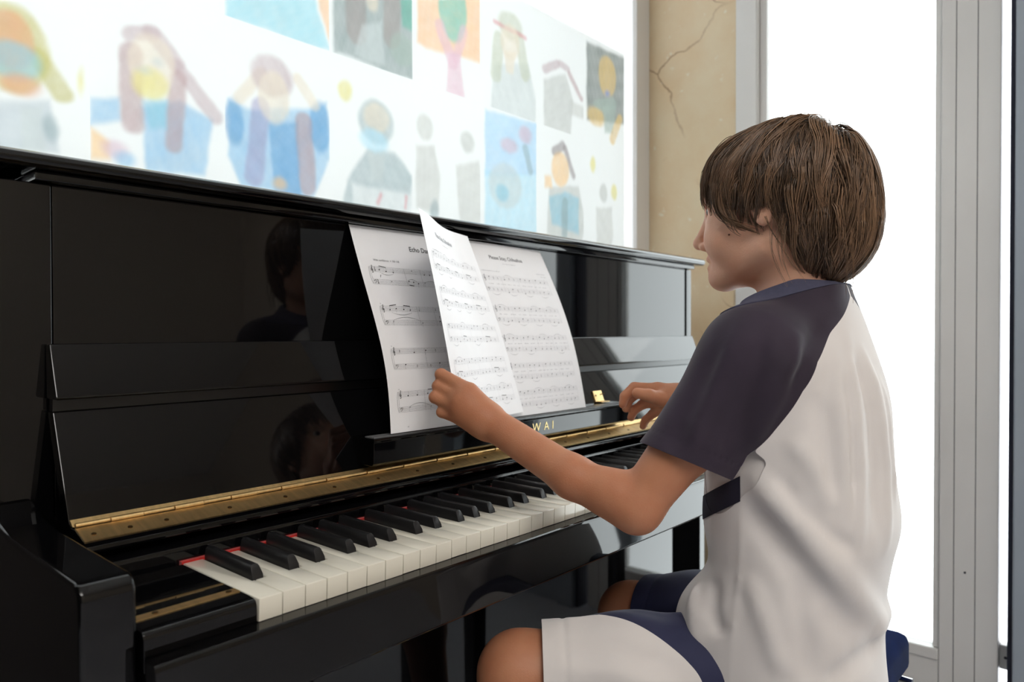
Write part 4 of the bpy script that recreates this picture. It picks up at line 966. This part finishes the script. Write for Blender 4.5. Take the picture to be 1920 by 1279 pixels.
# feet stand on the floor
V[:, 2] = np.maximum(V[:, 2], FL+.001)
body = add_obj('body', V, F, SKIN, person, smooth=True)
tn = smooth01((.27-V[:, 2])/.06)[:, None]; tc_ = (1-tn)*np.array([1.0, 1.0, 1.0])+tn*np.array([.68, .52, .41])
ca = body.data.color_attributes.new('tan', 'FLOAT_COLOR', 'POINT'); ca.data.foreach_set('color', np.concatenate([tc_, np.ones((len(V), 1))], 1).astype(np.float32).ravel())
MX = 2*.577
FOLDS = []
FOLDS = [
 Ridge([(.433,-.258,.083),(.438,-.28,.059),(.447,-.311,.028),(.467,-.337,-.014),(.508,-.352,-.056),(.575,-.354,-.102),(.60,-.354,-.128)], 0.0109, .015),
 Ridge([(.438,-.259,.050),(.439,-.279,.020),(.447,-.311,-.022),(.473,-.336,-.064),(.521,-.349,-.108)], -0.0087, .016),
 Ridge([(.538,-.332,.239),(.515,-.343,.187),(.505,-.351,.13),(.505,-.355,.073),(.497,-.356,.028),(.489,-.352,-.016)], 0.0072, .0085),
 Ridge([(.525,-.334,.225),(.535,-.352,.15),(.535,-.36,.08),(.522,-.362,.01)], -0.0058, .010),
 Ridge([(.555,-.339,.222),(.559,-.354,.174),(.563,-.362,.125),(.569,-.365,.076),(.556,-.369,.031),(.545,-.366,-.02)], 0.0072, .009),
 Ridge([(.507,-.327,.223),(.491,-.336,.177),(.485,-.343,.12),(.483,-.345,.064),(.478,-.343,.01)], 0.0058, .009),
 Ridge([(.495,-.332,.20),(.497,-.346,.12),(.495,-.350,.04)], -0.0043, .008),
 Ridge([(.466,-.322,.17),(.470,-.335,.11),(.468,-.338,.05)], -0.0043, .012),
 Ridge([(.576,-.35,.191),(.586,-.361,.135),(.592,-.364,.086),(.598,-.370,.03)], 0.0051, .009),
 Ridge([(.439,-.285,.085),(.447,-.31,.042),(.466,-.337,.014),(.501,-.359,-.006)], -0.0051, .010),
 Ridge([(.439,-.249,.06),(.439,-.247,-.038),(.431,-.244,-.096),(.428,-.238,-.17)], 0.0022, .0025),
 Ridge([(.445,-.3,.121),(.458,-.323,.087),(.468,-.336,.042)], 0.0058, .010),
 Ridge([(.603,-.353,-.13),(.512,-.346,-.135),(.469,-.326,-.150)], -0.0087, .014),
 Ridge([(.66,-.345,-.115),(.603,-.356,-.108),(.55,-.352,-.105)], 0.0087, .014),
 Ridge([(.437,-.257,-.03),(.435,-.281,-.088),(.442,-.296,-.14)], 0.0051, .011),
 Ridge([(.452,-.305,-.03),(.455,-.315,-.09),(.462,-.32,-.15)], -0.0051, .012),
 Ridge([(.453,-.211,-.05),(.438,-.215,-.082),(.43,-.229,-.112)], -0.0065, .010),
 Ridge([(.47,-.165,-.055),(.445,-.19,-.10),(.436,-.20,-.14)], 0.0058, .011),
 Ridge([(.42,-.26,.246),(.402,-.253,.212),(.393,-.24,.172),(.38,-.227,.132),(.372,-.219,.095)], 0.0046, .008),
 Ridge([(.426,-.284,.24),(.409,-.28,.196),(.405,-.264,.15),(.397,-.244,.09)], -0.0055, .010),
 Ridge([(.458,-.306,.234),(.431,-.305,.195),(.425,-.285,.15),(.42,-.264,.10)], 0.0061, .010),
 Ridge([(.406,-.239,.223),(.397,-.225,.188),(.379,-.209,.143),(.37,-.20,.10)], -0.0041, .009),
 Ridge([(.503,-.314,.246),(.453,-.314,.212),(.433,-.299,.167)], -0.0043, .010),
]
V, F = mesh_sdf(shirt_prims(), (.24, -.42, -.26), (.90, -.05, .33), .0034, folds=FOLDS, smooth=2)
T = tris(F)
def hem_s(P): return P[:, 2]-np.interp(P[:, 1], [-.38, -.30, -.22, -.17, -.13, -.10], [-.225, -.212, -.182, -.150, -.126, -.115])
NC = A3(.577, -.262, .270); NN = A3(0, .34, .94); NN = NN/np.linalg.norm(NN)
def neck_s(P): return -(P-NC)@NN
xs_z = [-.3, .06, .097, .118, .141, .170, .201, .233, .250, .275, .30]; xs_x = [.425, .425, .424, .433, .441, .451, .470, .507, .535, .575, .577]
SP = shirt_prims()
def rag(P, hi, cones, th):
    # above the armpit the raglan seam decides, below it whatever hangs from the sleeve rather than the trunk
    lo = SP[0].d(P)-np.minimum(cones[0].d(P), cones[1].d(P))+th; w = smooth01((P[:, 2]-.088)/.02)
    return w*hi+(1-w)*lo
def rag_L(P, th=.027): return rag(P, np.interp(P[:, 2], xs_z, xs_x)-P[:, 0], SP[2:4], th)
def rag_R(P, th=.027): return rag(P, P[:, 0]-(MX-np.interp(P[:, 2], xs_z, xs_x)), SP[5:7], th)
V, T = clip(V, T, hem_s(V))
Vs, Ts = clip(V, T, neck_s(V))
Vb, Tb = clip(Vs, Ts, -rag_L(Vs)); Vb, Tb = clip(Vb, Tb, -rag_R(Vb))
v2, t2 = thicken(Vb, Tb, .0016); shirt = add_obj('shirt', v2, t2, SHIRTW, person, smooth=True, sharp=50)
for rg, sh, el, nm in ((rag_L, SHL, ELL, 'sleeve'), (rag_R, SHR, ELR, 'sleeve')):
    Vl, Tl = clip(Vs, Ts, rg(Vs, .001)); d = A3(*el)-A3(*sh); d = d/np.linalg.norm(d)
    fd = A3(-.3 if sh[0] < .577 else .3, .8, .5); fd = fd-(fd@d)*d; fd = fd/np.linalg.norm(fd)
    hemq = lambda P: (P-A3(*sh))@d-.27*((P-A3(*sh))@fd)
    Vl, Tl = clip(Vl, Tl, .142-hemq(Vl))
    # a stitched hem band shows as a slight groove
    q = hemq(Vl); N = vnormals(Vl, Tl); Vl = Vl-N*(.0007*np.exp(-((q-.124)/.0012)**2))[:, None]
    v2, t2 = thicken(Vl, Tl, .0018); o = add_obj(nm, v2, t2, NAVY, shirt, smooth=True, sharp=50); o['label'] = 'dark plum short raglan sleeve'
# ribbed collar
Vc, Tc = clip(V, T, -neck_s(V)+.001); Vc, Tc = clip(Vc, Tc, neck_s(Vc)+.0165)
N = vnormals(Vc, Tc); Vc = Vc+N*.0012; v2, t2 = thicken(Vc, Tc, .003); add_obj('collar', v2, t2, COLLAR, shirt, smooth=True, sharp=50)
# the trunk under the sleeves: closes the armholes and carries the chest stripe
Vi, Fi = mesh_sdf([SP[0]], (.40, -.42, -.06), (.76, -.12, .15), .0034, folds=FOLDS, smooth=2); Ti = tris(Fi)
for rg in (rag_L, rag_R):
    Vu, Tu = clip(Vi, Ti, rg(Vi)+.05); Vu, Tu = clip(Vu, Tu, Vu[:, 2]+.04); Vu, Tu = clip(Vu, Tu, .135-Vu[:, 2])
    Vu = Vu-vnormals(Vu, Tu)*.0012; v2, t2 = thicken(Vu, Tu, .0012); add_obj('underarm_panel', v2, t2, SHIRTW, shirt, smooth=True, sharp=50)
zc = lambda P: P[:, 2]-(.0585+(P[:, 1]+.247)*-.60)
for Va, Ta in ((Vi, Ti), (Vb, Tb)):
    Vq = Va+vnormals(Va, Ta)*.0009
    Vq, Tq = clip(Vq, Ta, .0142-np.abs(zc(Vq))); Vq, Tq = clip(Vq, Tq, Vq[:, 1]+.2485); Vq, Tq = clip(Vq, Tq, .577-Vq[:, 0])
    v2, t2 = thicken(Vq, Tq, .0005); add_obj('chest_stripe', v2, t2, STRIPE, shirt, smooth=True, sharp=50)
# shorts
SFOLD = [Ridge([(.352, -.04, -.118), (.40, -.10, -.106), (.43, -.17, -.115)], .0035, .010), Ridge([(.315, -.06, -.13), (.36, -.13, -.125), (.41, -.21, -.15)], -.0040, .010),
         Ridge([(.305, -.07, -.15), (.35, -.14, -.145), (.40, -.23, -.18)], .0040, .010), Ridge([(.31, -.08, -.175), (.36, -.16, -.175)], -.0030, .009),
         Ridge([(.42, -.10, -.10), (.46, -.16, -.10), (.48, -.2, -.10)], .0040, .010), Ridge([(.62, -.02, -.15), (.62, -.10, -.13), (.62, -.18, -.10)], .0040, .009), Ridge([(.595, -.03, -.17), (.58, -.10, -.15), (.575, -.18, -.12)], .0040, .010)]
V, F = mesh_sdf(shorts_prims(), (.22, -.40, -.30), (.82, .10, .02), .004, folds=SFOLD, smooth=3); T = tris(F)
V, T = clip(V, T, -.062-V[:, 2])
def leg_cut(P, hp, kn, fr):
    hp, kn = A3(*hp), A3(*kn); d = kn-hp; L = np.linalg.norm(d); return fr*L-(P-hp)@(d/L)
def shorts_cut(P):
    dl = Cone(HIPL, KNL, .06, .06).d(P); dr = Cone(HIPR, KNR, .06, .06).d(P)
    return np.where(dl < dr, leg_cut(P, HIPL, KNL, .90), leg_cut(P, HIPR, KNR, .86))
sp = shorts_cut(V)
V, T = clip(V, T, sp); sp = shorts_cut(V); V = V-vnormals(V, T)*(.0012*np.exp(-((sp-.026)/.0030)**2))[:, None]
# white side panel on the left leg
side = lambda P: (.395+(-.104-P[:, 1])*.18+(P[:, 2]+.108)*.05)-P[:, 0]
Vw, Tw = clip(V, T, side(V)); Vn, Tn = clip(V, T, -side(V))
v2, t2 = thicken(Vn, Tn, .0016); shorts = add_obj('shorts', v2, t2, NAVY2, person, smooth=True, sharp=50)
v2, t2 = thicken(Vw, Tw, .0016); o = add_obj('side_panel', v2, t2, SHIRTW, shorts, smooth=True, sharp=50); o['label'] = 'white side panel of the shorts'
# shoes
for an in (ANL, ANR):
    a = A3(*an)
    pr = [Cone(a+A3(0, -.022, -.098), a+A3(-.008, .10, -.104), .036, .034, .03), Cone(a+A3(0, -.01, -.05), a+A3(-.006, .06, -.09), .036, .030, .03)]
    V, F = mesh_sdf(pr, a+A3(-.09, -.10, -.16), a+A3(.09, .20, .02), .005)
    V[:, 2] = np.maximum(V[:, 2], FL+.0005)
    add_obj('shoe', V, F, SHIRTW, person, smooth=True)
# eyes
def sphere(name, c, r, m, parent, n=12):
    bm = bmesh.new(); bmesh.ops.create_uvsphere(bm, u_segments=2*n, v_segments=n, radius=r, matrix=Matrix.Translation(Vector(c)))
    return from_bm(name, bm, m, parent, smooth=True, sharp=180)
EYEW = mat('eye_white', srgb(225, 222, 218), rough=.1, noise=.02); IRIS = mat('brown_iris', srgb(60, 38, 24), rough=.1, noise=.2)
for s in (-1, 1):
    e = sphere('eye', h(s*.030, .0640, -.006), .0115, EYEW, body); sphere('iris', h(s*.030, .0712, -.0065), .0062, IRIS, body)
sphere('mole', h(-.0597, .0402, -.0430), .0012, mat('mole_brown', srgb(128, 80, 62), rough=.6, noise=.1), body, n=6)
# hair: a dark under-cap and some thousands of combed strands in locks, all one mesh per layer
def hair_mat(name, c0, c1, rough):
    m = bpy.data.materials.new(name); m.use_nodes = True; nt = m.node_tree; b = nt.nodes['Principled BSDF']
    at = nt.nodes.new('ShaderNodeVertexColor'); at.layer_name = 'tone'
    tc = nt.nodes.new('ShaderNodeTexCoord'); n = nt.nodes.new('ShaderNodeTexNoise'); n.inputs['Scale'].default_value = 30
    mx = nt.nodes.new('ShaderNodeMix'); mx.data_type = 'RGBA'; mx.inputs[6].default_value = c0; mx.inputs[7].default_value = c1
    sp = nt.nodes.new('ShaderNodeSeparateColor'); ad = nt.nodes.new('ShaderNodeMath'); ad.operation = 'MULTIPLY_ADD'; ad.inputs[1].default_value = .35
    L = nt.links.new; L(tc.outputs['Object'], n.inputs['Vector']); L(at.outputs[0], sp.inputs[0]); L(n.outputs['Fac'], ad.inputs[0]); L(sp.outputs[0], ad.inputs[2]); L(ad.outputs[0], mx.inputs[0]); L(mx.outputs[2], b.inputs['Base Color'])
    b.inputs['Roughness'].default_value = rough; b.inputs['Specular IOR Level'].default_value = .5
    return m
HAIRM = hair_mat('brown_hair', (.042, .026, .017, 1), (.30, .175, .10, 1), .32)
HCAP = mat('dark_hair_base', (.022, .014, .010, 1), rough=.6, noise=.3, nscale=60)
HV = [Ell((0, -.020, .014), (.085, .094, .085), None, .02), Ell((0, .038, .020), (.068, .046, .060), None, .03), Ell((0, -.053, -.036), (.068, .064, .075), None, .03)]
def hv(P): return field(HV, P)
def hgrad(P):
    e = 1e-3; g = np.stack([hv(P+e*np.eye(3)[j])-hv(P-e*np.eye(3)[j]) for j in range(3)], 1); return g/(np.linalg.norm(g, axis=1, keepdims=True)+1e-9)
ZE_Y = [-.130, -.105, -.085, -.06, -.045, -.036, -.030, -.026, -.021, -.008, -.002, .004, .0255, .041, .055, .068, .080, .095, .13]
ZE_Z = [-.068, -.092, -.110, -.117, -.112, -.096, -.076, -.055, -.034, -.030, -.044, -.052, -.041, -.031, -.018, -.008, -.004, -.012, -.016]
def zend(P): return np.interp(P[:, 1], ZE_Y, ZE_Z)
CROWN = A3(.010, -.060, .084)
def trace(P0, lvl, n, step, rs, length):
    """comb strands over the hair volume from roots P0; returns paths and how many steps each one lives"""
    N = len(P0); P = P0.copy(); paths = [P.copy()]; alive = np.ones(N, bool); cnt = np.ones(N, int)
    ph = rs.rand(N)*6.28; wv = rs.normal(0, 1, N)
    jit = rs.normal(0, .006, N); prev = None
    for i in range(n):
        g = hgrad(P); away = P-CROWN; away -= (away*g).sum(1, keepdims=True)*g; dist = np.linalg.norm(P-CROWN, axis=1)
        away /= np.linalg.norm(away, axis=1, keepdims=True)+1e-6
        dn = np.tile(A3(0, 0, -1.0), (N, 1)); dn -= (dn*g).sum(1, keepdims=True)*g
        w = smooth01((dist-.02)/.10)[:, None]
        side = np.cross(g, dn); side /= np.linalg.norm(side, axis=1, keepdims=True)+1e-6
        d = away*(1-.62*w)+dn*(.25+.75*w)+side*(.30*np.sin(ph+i*.36)+.14*wv)[:, None]
        # the fringe and temple hair sweep forward
        fr = smooth01((P[:, 1]+.02)/.07)*smooth01((P[:, 2]+.05)/.05); d[:, 1] += .40*fr
        bk = smooth01((-P[:, 1]-.03)/.06)*smooth01((-P[:, 2]+.0)/.06); d[:, 1] += .10*bk
        d -= (d*g).sum(1, keepdims=True)*g; d /= np.linalg.norm(d, axis=1, keepdims=True)+1e-6
        if prev is not None: d = .45*d+.55*prev; d /= np.linalg.norm(d, axis=1, keepdims=True)+1e-6
        prev = d
        Q = P+d*step; fl = smooth01((i*step/length-.75)*4)
        Q = Q-(hv(Q)-(lvl+fl*.003*wv))[:, None]*hgrad(Q)*.8
        P = np.where(alive[:, None], Q, P); paths.append(P.copy()); cnt += alive
        alive = alive & (P[:, 2] > zend(P)+jit) & ((i+2)*step < length)
    return np.stack(paths, 1), cnt
rs = np.random.RandomState(5)
def scalp_roots(n):
    out = []
    while len(out) < n:
        v = rs.normal(0, 1, 3); v /= np.linalg.norm(v)
        p = A3(0, -.018, .014)+v*A3(.085, .098, .085)
        lim = np.interp(p[1], [-.13, -.06, -.02, .03, .06, .10], [-.075, -.06, .012, .018, .045, .060])
        if p[2] > lim: out.append(p)
    return np.array(out)
NG, STEP, NS = 620, .0052, 42
roots = scalp_roots(NG); roots[:60] = CROWN+rs.normal(0, 1, (60, 3))*A3(.022, .022, .0)
roots = roots-hv(roots)[:, None]*hgrad(roots)-hgrad(roots)*.004; near = np.linalg.norm(roots-CROWN, axis=1) < .010; roots[near] += A3(.012, .010, -.003)
lvl = rs.uniform(-.010, .003, NG); length = rs.uniform(.08, .215, NG)
G, cnt = trace(roots, lvl, NS, STEP, rs, length)
SV, SF, ST = [], [], []; nv = 0
def add_strands(path, m, spread, r0, tone):
    """m strands round one guide"""
    global nv
    k = len(path)
    if k < 5: return
    t = np.gradient(path, axis=0); t /= np.linalg.norm(t, axis=1, keepdims=True)+1e-9
    g = hgrad(path); s = np.cross(t, g); s /= np.linalg.norm(s, axis=1, keepdims=True)+1e-9
    f = np.linspace(0, 1, k)
    ang = np.linspace(0, 2*math.pi, 3, endpoint=False)
    for _ in range(m):
        a, b = rs.normal(0, spread), -abs(rs.normal(0, spread*.45)); e = rs.rand()*6.28; am = rs.normal(0, .0009)
        kk = max(5, int(k*rs.uniform(.72, 1.0))); ff = np.linspace(0, 1, kk)
        tap = 1-.86*ff**1.4
        p = path[:kk]+s[:kk]*(a*tap+am*np.sin(ff*9+e))[:, None]+g[:kk]*(b*tap+.0006*np.sin(ff*7+e*2))[:, None]
        r = r0*(1-.75*ff**3)*rs.uniform(.7, 1.2)
        ring = p[:, None, :]+(s[:kk, None, :]*np.cos(ang)[None, :, None]+g[:kk, None, :]*np.sin(ang)[None, :, None])*r[:, None, None]
        SV.append(ring.reshape(-1, 3))
        i = np.arange(kk-1)[:, None]*3+np.arange(3)[None, :]; j = np.arange(kk-1)[:, None]*3+(np.arange(3)[None, :]+1) % 3
        SF.append((np.stack([i, j, j+3, i+3], -1).reshape(-1, 4))+nv); ST.append(np.full(kk*3, np.clip(tone+rs.normal(0, .13), 0, 1))); nv += kk*3
for i in range(NG):
    add_strands(G[i, :cnt[i]], 13, .0050, .00058, np.clip(rs.beta(.9, 2.0), 0, 1))
# swept temple locks: from the top of the side forwards and down, then back under the cheekbone to the ear
for s_ in (-1, 1):
    for i in range(34):
        o0, o1, o2 = rs.uniform(-1, 1, 3); f = np.linspace(0, 1, 24)
        K = np.array([(-.050, .000+.020*o0, .074), (-.072, .030+.016*o0, .040), (-.0775, .046+.012*o0, .008+.006*o1), (-.072, .040+.014*o0, -.020+.006*o1), (-.069, .020+.014*o1, -.042+.005*o2), (-.0665, -.002+.012*o1, -.051+.006*o2)])
        tt = np.linspace(0, 1, len(K)); path = np.stack([np.interp(f, tt, K[:, j]) for j in range(3)], 1)
        for _ in range(3): path[1:-1] = .25*path[:-2]+.5*path[1:-1]+.25*path[2:]
        path[:, 0] *= -s_; lv = rs.uniform(-.006, .002)
        path = path-np.minimum(hv(path)-lv, .004)[:, None]*hgrad(path)*smooth01((.75-f)/.4)[:, None]
        add_strands(path[:int(24*rs.uniform(.72, 1.0))], 12, .0034, .00055, np.clip(rs.beta(.9, 2.2), 0, 1))
# locks lying over the top of the ear
for s_ in (-1, 1):
    for i in range(12):
        o0, o1 = rs.uniform(-1, 1, 2); f = np.linspace(0, 1, 18)
        K = np.array([(-.062, -.030+.012*o0, .062), (-.082, -.020+.012*o0, .025), (-.0835, -.010+.012*o0, -.002), (-.0800, -.010+.010*o0+.004*o1, -.020+.006*o1)])
        tt = np.linspace(0, 1, len(K)); path = np.stack([np.interp(f, tt, K[:, j]) for j in range(3)], 1)
        for _ in range(2): path[1:-1] = .25*path[:-2]+.5*path[1:-1]+.25*path[2:]
        path[:, 0] *= -s_
        add_strands(path, 11, .0030, .00055, np.clip(rs.beta(.9, 2.2), 0, 1))
# loose outer locks and wisps at the nape and in front of the neck
wr = np.array([(-.082, -.030, -.030), (-.080, -.035, -.035), (-.078, -.024, -.028), (-.079, -.040, -.045), (-.060, -.085, -.05), (-.05, -.09, -.05), (-.076, -.020, -.03)])
for i, p in enumerate(wr):
    n = 16; f = np.linspace(0, 1, n); ln = .075+.012*(i % 3)
    path = np.stack([p[0]+.006*f+.004*np.sin(f*4+i), p[1]+(.012 if i < 4 or i == 6 else -.004)*np.sin(f*3.0+i*.3)-.004*f, p[2]-ln*f], 1)
    add_strands(path, 4, .0014, .0003, .5)
HVv = np.concatenate(SV)@HR.T+HC; HF = np.concatenate(SF); HT = np.concatenate(ST)
hair = add_obj('hair', HVv, HF, HAIRM, person, smooth=True); hair['kind'] = 'stuff'
ca = hair.data.color_attributes.new('tone', 'FLOAT_COLOR', 'POINT'); ca.data.foreach_set('color', np.stack([HT, HT, HT, np.ones_like(HT)], 1).astype(np.float32).ravel())
# under-cap
class Shrunk:
    k = .01; neg = False
    def d(s, P): return hv((P-HC)@HR)+.0055
V, F = mesh_sdf([Shrunk()], HC-A3(.14, .16, .16), HC+A3(.14, .16, .15), .004); T = tris(F)
q = (V-HC)@HR; V, T = clip(V, T, q[:, 2]-np.maximum(zend(q)+.010, np.where(q[:, 1] > .05, .02, -1)))
v2, t2 = thicken(V, T, .002); add_obj('hair_base', v2, t2, HCAP, hair, smooth=True)
adopt(person)
